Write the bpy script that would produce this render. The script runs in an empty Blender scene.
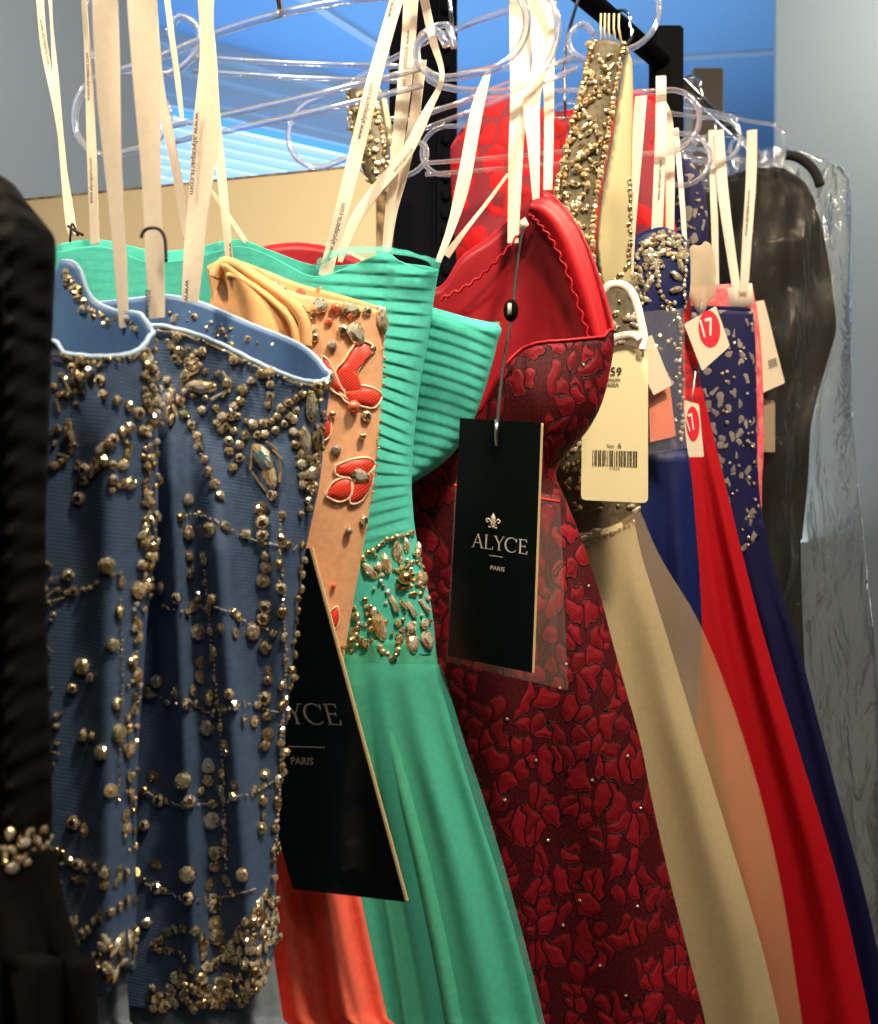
import bpy, bmesh, math, random
from math import sin, cos, pi, radians, sqrt
from mathutils import Vector, Matrix
from mathutils.bvhtree import BVHTree

random.seed(7)
SC = bpy.context.scene
COL = SC.collection
F = 1000.0            # focal length in pixels of the 878x1024 frame
CZ = 1.35             # eye height
K = -0.25             # yaw of the hangers: the right ends come nearer
RAILZ = CZ + 0.58
def railx(d): return 0.75 * d - 0.68

def lin(c):
    c /= 255.0
    return c / 12.92 if c <= 0.04045 else ((c + 0.055) / 1.055) ** 2.4
def rgb(r, g, b): return (lin(r), lin(g), lin(b), 1.0)

# ------------------------------------------------------------------ placing
def P(px, py, d):
    """a point on the hanging plane of the garment whose hook sits at depth d on the rail"""
    q = (px - 439) / F
    y = (d - K * railx(d)) / (1 - K * q)
    return Vector((q * y, y, CZ - (py - 512) / F * y))
def Q(px, py, y):
    return Vector(((px - 439) / F * y, y, CZ - (py - 512) / F * y))
NRM = Vector((K, -1, 0)).normalized()      # front of a hanging garment
UAX = Vector((1, K, 0)).normalized()

CAM = Vector((0, 0, CZ))
def PO(px, py, d, off=0.0):
    """like P, on the plane lying off metres in front of the garment's middle plane"""
    v = P(px, py, d) - CAM
    return CAM + v * (1 + off / v.dot(NRM))
def interp(tab, x):
    if x <= tab[0][0]: return tab[0][1]
    for (a, b), (c, e) in zip(tab, tab[1:]):
        if x <= c:
            t = (x - a) / (c - a) if c > a else 0
            return b + (e - b) * t
    return tab[-1][1]
def smooth_tab(tab, n=6):
    """Catmull-Rom resampling of a table / polyline"""
    out = []
    for i in range(len(tab) - 1):
        p0 = tab[max(i - 1, 0)]; p1 = tab[i]; p2 = tab[i + 1]; p3 = tab[min(i + 2, len(tab) - 1)]
        for k in range(n):
            t = k / n
            out.append(tuple(0.5 * ((2 * b) + (-a + c) * t + (2 * a - 5 * b + 4 * c - e) * t * t + (-a + 3 * b - 3 * c + e) * t ** 3)
                             for a, b, c, e in zip(p0, p1, p2, p3)))
    out.append(tuple(tab[-1]))
    return out
def lerp(a, b, t): return a + (b - a) * t

# ------------------------------------------------------------------ objects
def root(name, label, cat, loc=(0, 0, 0), group=None):
    o = bpy.data.objects.new(name, None); COL.objects.link(o)
    o.location = loc; o.empty_display_size = 0.05
    o['label'] = label; o['category'] = cat
    if group: o['group'] = group
    return o
def base_of(o):
    v = Vector((0, 0, 0))
    while o is not None:
        v += o.location; o = o.parent
    return v
def link(name, bm, mats, parent=None, smooth=True, label=None, kind=None):
    me = bpy.data.meshes.new(name)
    if parent is not None:
        bmesh.ops.translate(bm, verts=bm.verts, vec=-base_of(parent))
    bm.to_mesh(me); bm.free()
    for m in (mats if isinstance(mats, (list, tuple)) else [mats]): me.materials.append(m)
    if smooth:
        for p in me.polygons: p.use_smooth = True
    o = bpy.data.objects.new(name, me); COL.objects.link(o)
    if parent is not None: o.parent = parent
    if label: o['label'] = label
    if kind: o['kind'] = kind
    return o
def tag(o, label, cat, group=None):
    o['label'] = label; o['category'] = cat
    if group: o['group'] = group
    return o

def add_box(bm, c, s, rot=None, mi=0):
    r = bmesh.ops.create_cube(bm, size=1.0)
    for v in r['verts']:
        p = Vector((v.co.x * s[0], v.co.y * s[1], v.co.z * s[2]))
        if rot is not None: p = rot @ p
        v.co = p + Vector(c)
    for f in {f for v in r['verts'] for f in v.link_faces}: f.material_index = mi
def add_tube(bm, pts, r, seg=8, closed=False, mi=0, flat=1.0):
    pts = [Vector(p) for p in pts]
    n = len(pts); rings = []
    ref = None
    for i in range(n):
        if closed: t = pts[(i + 1) % n] - pts[i - 1]
        else: t = pts[min(i + 1, n - 1)] - pts[max(i - 1, 0)]
        if t.length < 1e-9: t = Vector((0, 0, 1))
        t.normalize()
        if ref is None:
            ref = t.orthogonal().normalized() if abs(t.y) > .9 else (Vector((0, 1, 0)) - t * t.y).normalized()
        else:
            ref = ref - t * ref.dot(t)
            ref = ref.normalized() if ref.length > 1e-6 else t.orthogonal().normalized()
        b = t.cross(ref)
        rr = r[i] if isinstance(r, (list, tuple)) else r
        rings.append([bm.verts.new(pts[i] + (ref * cos(2 * pi * k / seg) * flat + b * sin(2 * pi * k / seg)) * rr) for k in range(seg)])
    for i in range(n if closed else n - 1):
        a, b = rings[i], rings[(i + 1) % n]
        for k in range(seg):
            f = bm.faces.new((a[k], a[(k + 1) % seg], b[(k + 1) % seg], b[k])); f.material_index = mi
    if not closed:
        for ring in (rings[0][::-1], rings[-1]):
            f = bm.faces.new(ring); f.material_index = mi
def add_slab(bm, poly, n, th, mi=0):
    """flat polygon given as world points, thickness th away from n"""
    a = [bm.verts.new(p) for p in poly]; b = [bm.verts.new(p - n * th) for p in poly]
    f1 = bm.faces.new(a); f2 = bm.faces.new(b[::-1])
    m = len(poly)
    fs = [f1, f2]
    for i in range(m): fs.append(bm.faces.new((a[(i + 1) % m], a[i], b[i], b[(i + 1) % m])))
    for f in fs: f.material_index = mi
    return fs

# ------------------------------------------------------------------ materials
class NT:
    def __init__(s, name):
        s.m = bpy.data.materials.new(name); s.m.use_nodes = True
        s.t = s.m.node_tree; s.t.nodes.clear()
        s.out = s.t.nodes.new('ShaderNodeOutputMaterial')
    def n(s, typ, **kw):
        nd = s.t.nodes.new('ShaderNode' + typ)
        for k, v in kw.items():
            if k.startswith('i_'):
                key = k[2:].replace('_', ' ')
                nd.inputs[int(key) if key.isdigit() else key].default_value = v
            else: setattr(nd, k, v)
        return nd
    def l(s, a, b): s.t.links.new(a, b)
    def bsdf(s, col=(.5, .5, .5, 1), rough=.6, metal=0.0, sheen=0.0, spec=.5, trans=0.0):
        b = s.n('BsdfPrincipled')
        b.inputs['Base Color'].default_value = col
        b.inputs['Roughness'].default_value = rough
        b.inputs['Metallic'].default_value = metal
        b.inputs['Sheen Weight'].default_value = sheen * .6
        b.inputs['Sheen Tint'].default_value = tuple(min(1, c * 1.6) for c in col[:3]) + (1,)
        b.inputs['Specular IOR Level'].default_value = spec
        b.inputs['Transmission Weight'].default_value = trans
        s.l(b.outputs[0], s.out.inputs[0])
        return b
    def uv(s, scale=(1, 1, 1), rot=(0, 0, 0)):
        tc = s.n('TexCoord'); mp = s.n('Mapping')
        mp.inputs['Scale'].default_value = scale; mp.inputs['Rotation'].default_value = rot
        s.l(tc.outputs['UV'], mp.inputs['Vector'])
        return mp.outputs[0]
    def gen(s, scale=(1, 1, 1)):
        tc = s.n('TexCoord'); mp = s.n('Mapping'); mp.inputs['Scale'].default_value = scale
        s.l(tc.outputs['Object'], mp.inputs['Vector'])
        return mp.outputs[0]
    def ramp(s, fac, stops, interp='LINEAR'):
        r = s.n('ValToRGB'); r.color_ramp.interpolation = interp
        e = r.color_ramp.elements
        while len(e) < len(stops): e.new(.5)
        for x, (p, c) in zip(e, stops): x.position = p; x.color = c
        s.l(fac, r.inputs[0]); return r.outputs[0]
    def bump(s, h, b, strength=.3, dist=.001):
        n = s.n('Bump'); n.inputs['Strength'].default_value = strength; n.inputs['Distance'].default_value = dist
        s.l(h, n.inputs['Height']); s.l(n.outputs[0], b.inputs['Normal']); return n

def plain(name, col, rough=.6, metal=0, sheen=0, spec=.5):
    t = NT(name); t.bsdf(col, rough, metal, sheen, spec); return t.m
def cloth(name, col, rough=.7, sheen=.3, weave=900, wstr=.25, var=.12, spec=.2, rot=0, crease=0.0, translucent=0.0):
    """woven cloth: fine thread ribs, soft creases, a little colour variation of the yarn"""
    t = NT(name); b = t.bsdf(col, rough, 0, sheen, spec * .6)
    w = t.n('TexWave', i_Scale=weave * 2.2 / 6.283, i_Distortion=.6)
    t.l(t.uv((1, 1, 1), (0, 0, rot)), w.inputs[0])
    nz = t.n('TexNoise', i_Scale=220.0, i_Detail=3.0)
    t.l(t.uv(), nz.inputs[0])
    dk = tuple(c * (1 - var * 2) for c in col[:3]) + (1,); lt = tuple(min(1, c * (1 + var)) for c in col[:3]) + (1,)
    t.l(t.ramp(nz.outputs[0], [(.3, dk), (.7, lt)]), b.inputs['Base Color'])
    bp = t.bump(w.outputs[0], b, wstr * .45, .0005)
    if crease:
        cn = t.n('TexNoise', i_Scale=26.0, i_Detail=4.0, i_Distortion=.8); t.l(t.uv((1, .35, 1)), cn.inputs[0])
        b2 = t.n('Bump', i_Strength=crease, i_Distance=.006)
        t.l(cn.outputs[0], b2.inputs['Height']); t.l(bp.outputs[0], b2.inputs['Normal']); t.l(b2.outputs[0], b.inputs['Normal'])
    if translucent:
        tr = t.n('BsdfTranslucent'); tr.inputs[0].default_value = col
        mx = t.n('MixShader', i_0=translucent)
        t.l(b.outputs[0], mx.inputs[1]); t.l(tr.outputs[0], mx.inputs[2]); t.l(mx.outputs[0], t.out.inputs[0])
    return t.m
def tulle(name, col, alpha, weave=1400):
    """sheer net: part of the light passes straight through the holes"""
    t = NT(name); b = t.bsdf(col, .8, 0, .3, .2)
    w = t.n('TexNoise', i_Scale=900.0, i_Detail=2.0); t.l(t.uv(), w.inputs[0])
    mul = t.n('MapRange'); mul.inputs['To Min'].default_value = alpha - .12; mul.inputs['To Max'].default_value = alpha + .12
    t.l(w.outputs[0], mul.inputs[0])
    tp = t.n('BsdfTransparent'); mx = t.n('MixShader')
    t.l(mul.outputs[0], mx.inputs[0]); t.l(tp.outputs[0], mx.inputs[1]); t.l(b.outputs[0], mx.inputs[2]); t.l(mx.outputs[0], t.out.inputs[0])
    return t.m
def lace(name, petal, mesh, cord, scale=55, share=.6, cordw=.05, bump=.5, net=5.0, warp=.05):
    """corded lace: rounded petals outlined by a cord, scattered over a fine net ground"""
    t = NT(name); b = t.bsdf(petal, .6, 0, .15, .2)
    uv = t.uv((1, .72, 1))
    nz = t.n('TexNoise', i_Scale=scale * .6, i_Detail=2.0); t.l(uv, nz.inputs[0])
    mixv = t.n('Mix', data_type='VECTOR'); mixv.inputs[0].default_value = warp
    t.l(uv, mixv.inputs[4]); t.l(nz.outputs['Color'], mixv.inputs[5])
    def math(op, a, bb):
        m = t.n('Math', operation=op)
        for k, x in enumerate((a, bb)):
            if isinstance(x, (int, float)): m.inputs[k].default_value = x
            else: t.l(x, m.inputs[k])
        return m.outputs[0]
    v1 = t.n('TexVoronoi', voronoi_dimensions='2D', feature='DISTANCE_TO_EDGE', i_Scale=float(scale)); t.l(mixv.outputs[1], v1.inputs[0])
    v2 = t.n('TexVoronoi', voronoi_dimensions='2D', feature='F1', i_Scale=float(scale)); t.l(mixv.outputs[1], v2.inputs[0])
    sep = t.n('SeparateColor'); t.l(v2.outputs['Color'], sep.inputs[0])
    r = math('ADD', math('MULTIPLY', sep.outputs[2], .34), .40)
    e = math('MINIMUM', math('SUBTRACT', r, v2.outputs['Distance']), math('SUBTRACT', v1.outputs[0], .004))
    isb = math('LESS_THAN', sep.outputs[0], share)
    e = math('MULTIPLY', e, isb)
    ng = t.n('TexVoronoi', voronoi_dimensions='2D', feature='DISTANCE_TO_EDGE', i_Scale=scale * net); t.l(uv, ng.inputs[0])
    field = t.ramp(ng.outputs[0], [(.02, cord), (.10, mesh)])
    pv = t.ramp(sep.outputs[1], [(0, tuple(c * .7 for c in petal[:3]) + (1,)), (1, tuple(min(1, c * 1.15) for c in petal[:3]) + (1,))])
    m1 = t.n('Mix', data_type='RGBA'); t.l(math('GREATER_THAN', e, .001), m1.inputs[0]); t.l(field, m1.inputs[6]); m1.inputs[7].default_value = cord
    m2 = t.n('Mix', data_type='RGBA'); t.l(t.ramp(e, [(cordw * .7, (0, 0, 0, 1)), (cordw, (1, 1, 1, 1))]), m2.inputs[0]); t.l(m1.outputs[2], m2.inputs[6]); t.l(pv, m2.inputs[7])
    t.l(m2.outputs[2], b.inputs['Base Color'])
    hr = t.ramp(e, [(0, (.25, .25, .25, 1)), (cordw * .5, (.7, .7, .7, 1)), (cordw, (.5, .5, .5, 1)), (.3, (1, 1, 1, 1))])
    t.bump(hr, b, bump, .0022)
    return t.m
def clear_plastic(name, tint=(.96, .97, 1, 1), rough=.04):
    t = NT(name)
    gl = t.n('BsdfGlossy'); gl.inputs['Roughness'].default_value = rough; gl.inputs[0].default_value = (1, .98, .95, 1)
    tp = t.n('BsdfTransparent'); tp.inputs[0].default_value = tint
    rf = t.n('BsdfRefraction', i_Roughness=rough, i_IOR=1.25); rf.inputs[0].default_value = tint
    m0 = t.n('MixShader', i_0=.55); t.l(rf.outputs[0], m0.inputs[1]); t.l(tp.outputs[0], m0.inputs[2])
    fr = t.n('LayerWeight', i_Blend=.35)
    m1 = t.n('MixShader'); t.l(fr.outputs['Facing'], m1.inputs[0]); t.l(m0.outputs[0], m1.inputs[1]); t.l(gl.outputs[0], m1.inputs[2])
    df = t.n('BsdfDiffuse'); df.inputs[0].default_value = (.9, .88, .85, 1)
    m2 = t.n('MixShader', i_0=.09); t.l(m1.outputs[0], m2.inputs[1]); t.l(df.outputs[0], m2.inputs[2])
    t.l(m2.outputs[0], t.out.inputs[0]); return t.m
def film(name, haze=.03, bump=.8, scale=14.0, gloss=.35):
    """thin wrinkled polythene: see-through, with glints along its creases"""
    t = NT(name)
    nz = t.n('TexNoise', i_Scale=scale, i_Detail=5.0, i_Distortion=1.5); t.l(t.uv((1.8, .45, 1)), nz.inputs[0])
    bp = t.n('Bump', i_Strength=bump, i_Distance=.035); t.l(nz.outputs[0], bp.inputs['Height'])
    gl = t.n('BsdfGlossy', i_Roughness=.10); gl.inputs[0].default_value = (1, .96, .9, 1); t.l(bp.outputs[0], gl.inputs['Normal'])
    tp = t.n('BsdfTransparent'); tp.inputs[0].default_value = (.97, .97, .96, 1)
    df = t.n('BsdfDiffuse'); df.inputs[0].default_value = (.8, .8, .78, 1)
    fr = t.n('Fresnel', i_IOR=1.45); t.l(bp.outputs[0], fr.inputs['Normal'])
    ml = t.n('Math', operation='MULTIPLY', i_1=gloss * 2); ml.use_clamp = True; t.l(fr.outputs[0], ml.inputs[0])
    m0 = t.n('MixShader', i_0=haze); t.l(tp.outputs[0], m0.inputs[1]); t.l(df.outputs[0], m0.inputs[2])
    m1 = t.n('MixShader'); t.l(ml.outputs[0], m1.inputs[0]); t.l(m0.outputs[0], m1.inputs[1]); t.l(gl.outputs[0], m1.inputs[2])
    t.l(m1.outputs[0], t.out.inputs[0]); return t.m
def wallpaint(name, col, rough=.85, scale=60):
    t = NT(name); b = t.bsdf(col, rough, 0, 0, .3)
    nz = t.n('TexNoise', i_Scale=float(scale), i_Detail=4.0); t.l(t.gen(), nz.inputs[0]); t.bump(nz.outputs[0], b, .12, .004)
    return t.m

M = {}
M['wall_grey'] = wallpaint('grey blue wall paint', rgb(146, 154, 154))
M['wall_blue'] = wallpaint('blue wall paint', rgb(96, 152, 214))
M['ceiling'] = wallpaint('sky blue ceiling paint', rgb(112, 162, 214))
M['trim'] = plain('pale trim paint', rgb(150, 178, 205), .5)
def carpet():
    t = NT('speckled brown carpet'); b = t.bsdf(rough=.95, spec=.1)
    nz = t.n('TexNoise', i_Scale=90.0, i_Detail=5.0); t.l(t.gen(), nz.inputs[0])
    t.l(t.ramp(nz.outputs[0], [(.35, rgb(90, 72, 58)), (.6, rgb(150, 125, 100))]), b.inputs['Base Color']); t.bump(nz.outputs[0], b, .6, .01)
    return t.m
M['carpet'] = carpet()
M['cream'] = wallpaint('cream laminate', rgb(204, 189, 154), .55, 20)
def edgeband():
    t = NT('worn board edge'); b = t.bsdf(rough=.7)
    nz = t.n('TexNoise', i_Scale=70.0, i_Detail=4.0); t.l(t.gen(), nz.inputs[0])
    t.l(t.ramp(nz.outputs[0], [(.35, rgb(70, 48, 30)), (.65, rgb(165, 138, 98))]), b.inputs['Base Color']); return t.m
M['edge'] = edgeband()
M['post'] = plain('satin black lacquer', rgb(18, 19, 24), .8, 0, 0, 0)
M['steel_black'] = plain('black steel', rgb(18, 18, 20), .75, 0, 0, .0)
M['chrome'] = plain('chrome', (.7, .7, .7, 1), .15, 1)
M['hanger'] = clear_plastic('clear hanger plastic')
M['ribbon'] = cloth('ivory satin ribbon', rgb(246, 236, 220), .45, .2, 2500, .1, .03, .4, translucent=.35)
M['ink'] = plain('black printing ink', rgb(30, 28, 30), .7)
M['thread'] = plain('black thread', rgb(16, 14, 14), .8)
def ruched(name, c):
    t = NT(name); b = t.bsdf(c, .8, 0, .05, .12)
    w = t.n('TexWave', bands_direction='Y', i_Scale=30.0, i_Distortion=7.0, i_Detail=2.0)
    w.inputs['Detail Scale'].default_value = .8
    t.l(t.uv((.35, 1, 1), (0, 0, .35)), w.inputs[0]); t.bump(w.outputs[0], b, .4, .003); return t.m
M['black'] = ruched('ruched black jersey', rgb(9, 7, 7))
M['black_skirt'] = cloth('black jersey', rgb(15, 11, 10), .9, .03, 900, .2, .1, .2, crease=.4)
M['blue'] = cloth('steel blue ribbed tulle', rgb(72, 94, 128), .62, .3, 560, .35, .08, .35, rot=pi / 2 + .15)
M['blue_in'] = cloth('steel blue lining', rgb(78, 112, 160), .45, .2, 900, .1, .05, .5)
M['blue_skirt'] = cloth('pale blue tulle', rgb(128, 140, 152), .8, .3, 1200, .4, .1, .2, crease=.3)
M['blue_trim'] = cloth('pale blue satin piping', rgb(176, 204, 234), .5, .3, 900, .1, .05)
M['peach'] = cloth('peach net over satin', rgb(240, 182, 140), .6, .3, 1300, .25, .06, .3)
M['peach_in'] = cloth('peach cup lining', rgb(240, 186, 128), .65, .3, 1100, .1, .04, .3)
M['coral'] = cloth('coral chiffon', rgb(248, 112, 92), .65, .4, 1000, .2, .06, .25, crease=.35)
def satin_thread():
    t = NT('coral embroidery thread'); b = t.bsdf(rgb(235, 62, 48), .35, 0, .2, .5)
    w = t.n('TexWave', i_Scale=230.0, i_Distortion=2.5); t.l(t.uv((1, 1, 1), (0, 0, .9)), w.inputs[0])
    t.l(t.ramp(w.outputs[0], [(.1, rgb(200, 36, 32)), (.7, rgb(248, 84, 62))]), b.inputs['Base Color']); t.bump(w.outputs[0], b, .3, .0006); return t.m
M['embroidery'] = satin_thread()
M['cord'] = plain('ivory cord', rgb(246, 220, 185), .6)
M['turq'] = cloth('turquoise pleated tulle', rgb(84, 200, 186), .7, .3, 1300, .3, .06, .25, rot=.3, translucent=.15)
M['turq_skirt'] = cloth('turquoise tulle skirt', rgb(84, 186, 156), .75, .3, 1100, .5, .07, .2, rot=.2, crease=.5, translucent=.15)
M['turq_net'] = tulle('loose turquoise net', rgb(84, 204, 186), .3)
M['burg'] = lace('burgundy corded lace', rgb(118, 10, 24), rgb(70, 6, 15), rgb(24, 3, 8), 84, .92, .062, .6, net=3.2, warp=.024)
M['burg_satin'] = cloth('crimson satin lining', rgb(132, 9, 23), .4, .2, 1100, .05, .05, .5)
M['burg_band'] = cloth('crimson satin facing', rgb(172, 15, 28), .45, .2, 700, .3, .06, .5)
M['champ_satin'] = plain('champagne satin', rgb(168, 158, 122), .32, 0, .3, .6)
M['champ_base'] = cloth('antique silver beaded net', rgb(92, 84, 64), .5, .1, 500, .4, .2, .5)
M['champ_skirt'] = cloth('champagne satin skirt', rgb(170, 158, 126), .65, .4, 5000, .0, .04, .3, crease=.25)
M['champ_net'] = tulle('champagne net overskirt', rgb(190, 166, 124), .24)
M['royal'] = cloth('royal blue satin', rgb(11, 24, 78), .5, .3, 900, .1, .05, .5, crease=.3)
M['red'] = cloth('red chiffon', rgb(158, 6, 20), .7, .4, 1100, .15, .05, .25, crease=.2)
M['red_lace'] = lace('sheer red lace', rgb(180, 8, 18), rgb(118, 34, 48), rgb(122, 5, 14), 62, .8, .04, .4, warp=.03)
M['navy_lace'] = lace('navy lace', rgb(128, 120, 116), rgb(14, 16, 66), rgb(11, 12, 50), 135, .34, .06, .3, warp=.014)
M['navy'] = cloth('navy chiffon', rgb(15, 14, 56), .75, .3, 900, .15, .05, .25, crease=.3)
M['pink'] = lace('pink lace', rgb(240, 96, 108), rgb(226, 140, 130), rgb(214, 70, 84), 100, .7, .05, .4, warp=.02)
M['dark_cloth'] = cloth('charcoal velvet', rgb(30, 26, 20), .85, .1, 900, .2, .1, .2, crease=.6)
M['film'] = film('polythene garment cover', .02, 1.0, 13.0, .36)
M['film_small'] = film('small polythene pouch', .05, .4, 30.0, .4)
M['tag_black'] = plain('glossy black card', rgb(7, 13, 13), .16, 0, 0, .5)
M['tag_edge'] = plain('cream card edge', rgb(232, 206, 150), .7)
M['silver_ink'] = plain('silver ink', rgb(196, 190, 176), .35, .2)
M['dull_ink'] = plain('dull silver ink', rgb(120, 118, 116), .35, .2)
M['tag_cream'] = plain('cream card', rgb(244, 232, 186), .6)
M['tag_ivory'] = plain('ivory card', rgb(226, 214, 190), .6)
M['tag_red'] = plain('red printed oval', rgb(222, 24, 52), .5)
M['tag_white'] = plain('white print', rgb(240, 225, 215), .6)
M['paper_pink'] = plain('salmon paper slip', rgb(242, 140, 112), .7)
M['grey_ink'] = plain('grey printing ink', rgb(120, 112, 92), .7)
M['bar_ink'] = plain('barcode ink', rgb(74, 66, 52), .7)
M['loop'] = plain('white nylon loop', rgb(236, 232, 222), .45)
M['zip_red'] = plain('red zip line', rgb(224, 50, 40), .5)
M['gold_box'] = plain('beige cardboard', rgb(160, 142, 118), .8)
M['black_flock'] = plain('black flocked hanger', rgb(18, 16, 16), .9)
def crystal(name, col, rough=.1, metal=.85):
    t = NT(name); b = t.bsdf(col, rough, metal, 0, .8); return t.m
M['gold'] = crystal('gold setting', (.80, .58, .26, 1), .25, 1)
M['c_champ'] = crystal('champagne crystal', (1.0, .78, .44, 1), .10, .72)
M['c_smoke'] = crystal('smoky crystal', (.72, .56, .34, 1), .10, .75)
M['c_dark'] = crystal('dark reflection facet', (.12, .09, .06, 1), .08)  # dark tone painted on facets in place of reflections inside the glass
M['c_clear'] = crystal('clear crystal', (1.0, .93, .78, 1), .08, .6)
M['c_green'] = crystal('aurora green facet', (.35, .75, .36, 1))
M['c_violet'] = crystal('aurora violet facet', (.60, .50, .92, 1))
M['c_orange'] = crystal('aurora amber facet', (.95, .60, .28, 1))
M['c_teal'] = crystal('aurora teal facet', (.30, .72, .85, 1))
M['c_pearl'] = plain('grey pearl', rgb(150, 140, 132), .25, .2)
M['c_coral'] = crystal('coral bead', (.9, .22, .12, 1), .15, .3)
AB = ['c_green', 'c_violet', 'c_orange', 'c_teal']

# ------------------------------------------------------------------ crystals
BEADMESH = {}
def bead_shape(kind):
    bm = bmesh.new()
    def loft(ring_def, fx, n):
        rings = []
        for i, (r, z) in enumerate(ring_def):
            o = pi / n * max(0, i - 1)
            rings.append([bm.verts.new((fx(2 * pi * k / n + o)[0] * r, fx(2 * pi * k / n + o)[1] * r, z)) for k in range(n)])
        for i in range(len(rings) - 1):
            for k in range(n):
                a, b, c, d = rings[i][k], rings[i][(k + 1) % n], rings[i + 1][(k + 1) % n], rings[i + 1][k]
                if i == 0: bm.faces.new((a, b, c, d)).material_index = 1
                else: bm.faces.new((a, b, d)); bm.faces.new((b, c, d))
        bm.faces.new(rings[-1]); f = bm.faces.new(rings[0][::-1]); f.material_index = 1
    if kind == 'round': loft([(.95, -.25), (1.0, .1), (.82, .42), (.48, .62)], lambda a: (cos(a), sin(a)), 9)
    elif kind == 'square': loft([(1.1, -.25), (1.15, .15), (.8, .5), (.45, .65)], lambda a: (cos(a + pi / 4), sin(a + pi / 4)), 4)
    elif kind == 'navette':
        def fx(a):
            return (1.9 * cos(a), .85 * sin(a) * abs(sin(a)) ** .35)
        loft([(.95, -.25), (1.0, .1), (.74, .42), (.36, .58)], fx, 12)
    elif kind == 'drop':
        loft([(.95, -.25), (1.0, .1), (.76, .42), (.4, .6)], lambda a: (1.35 * cos(a), (.95 - .3 * cos(a)) * sin(a)), 10)
    elif kind == 'baguette':
        def fx(a):
            s = max(abs(cos(a)), abs(sin(a))); return (2.2 * cos(a) / s * .9, .6 * sin(a) / s)
        loft([(.95, -.2), (1.0, .15), (.75, .5)], lambda a: fx(a + pi / 4), 4)
    elif kind == 'bugle':
        add_tube(bm, [(-2.2, 0, .3), (2.2, 0, .3)], .42, 6)
    elif kind == 'sequin':
        loft([(1.0, 0), (1.02, .08), (.45, .2), (.3, .08)], lambda a: (cos(a), sin(a)), 12)
        r = bmesh.ops.create_icosphere(bm, subdivisions=1, radius=.32)
        for v in r['verts']: v.co.z += .3
    elif kind == 'pearl':
        r = bmesh.ops.create_icosphere(bm, subdivisions=2, radius=1.0)
        for v in r['verts']: v.co.z += .6
    else:
        r = bmesh.ops.create_icosphere(bm, subdivisions=1, radius=1.0)
        for v in r['verts']: v.co.z += .4
    bmesh.ops.recalc_face_normals(bm, faces=bm.faces)
    return bm
PAL = {'c_champ': ('c_champ', 'c_clear', 'c_champ', 'c_clear', 'c_smoke', 'gold'), 'c_smoke': ('c_smoke', 'c_champ', 'c_smoke', 'c_dark'), 'c_clear': ('c_clear', 'c_clear', 'c_champ', 'c_smoke'),
       'c_green': ('c_champ', 'c_smoke', 'c_green', 'c_clear', 'c_champ'), 'c_violet': ('c_smoke', 'c_champ', 'c_violet', 'c_clear', 'c_smoke'), 'c_orange': ('c_orange', 'c_champ', 'c_clear', 'c_champ'),
       'c_teal': ('c_smoke', 'c_champ', 'c_teal', 'c_clear', 'c_smoke')}  # mixed facet tones imitate the bright and dark reflections inside cut glass
def bead_mesh(kind, mk):
    if (kind, mk) not in BEADMESH:
        rnd = random.Random(kind + mk)
        bm = bead_shape(kind); me = bpy.data.meshes.new(kind + '_crystal')
        pal = [k for k in dict.fromkeys(PAL.get(mk, (mk,))) if k != 'gold'] if mk != 'gold' else ['gold']; cut = kind in ('round', 'square', 'navette', 'drop', 'baguette')
        for f in bm.faces:
            if f.material_index == 1: f.material_index = len(pal)
            elif cut: f.material_index = (pal + ['gold']).index(rnd.choice(PAL.get(mk, (mk,))))
        bm.to_mesh(me); bm.free()
        for k in pal: me.materials.append(M[k])
        me.materials.append(M['gold'])
        me['keys'] = ','.join(pal + ['gold'])
        if kind == 'pearl':
            for p in me.polygons: p.use_smooth = True
        BEADMESH[(kind, mk)] = me
    return BEADMESH[(kind, mk)]

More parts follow.
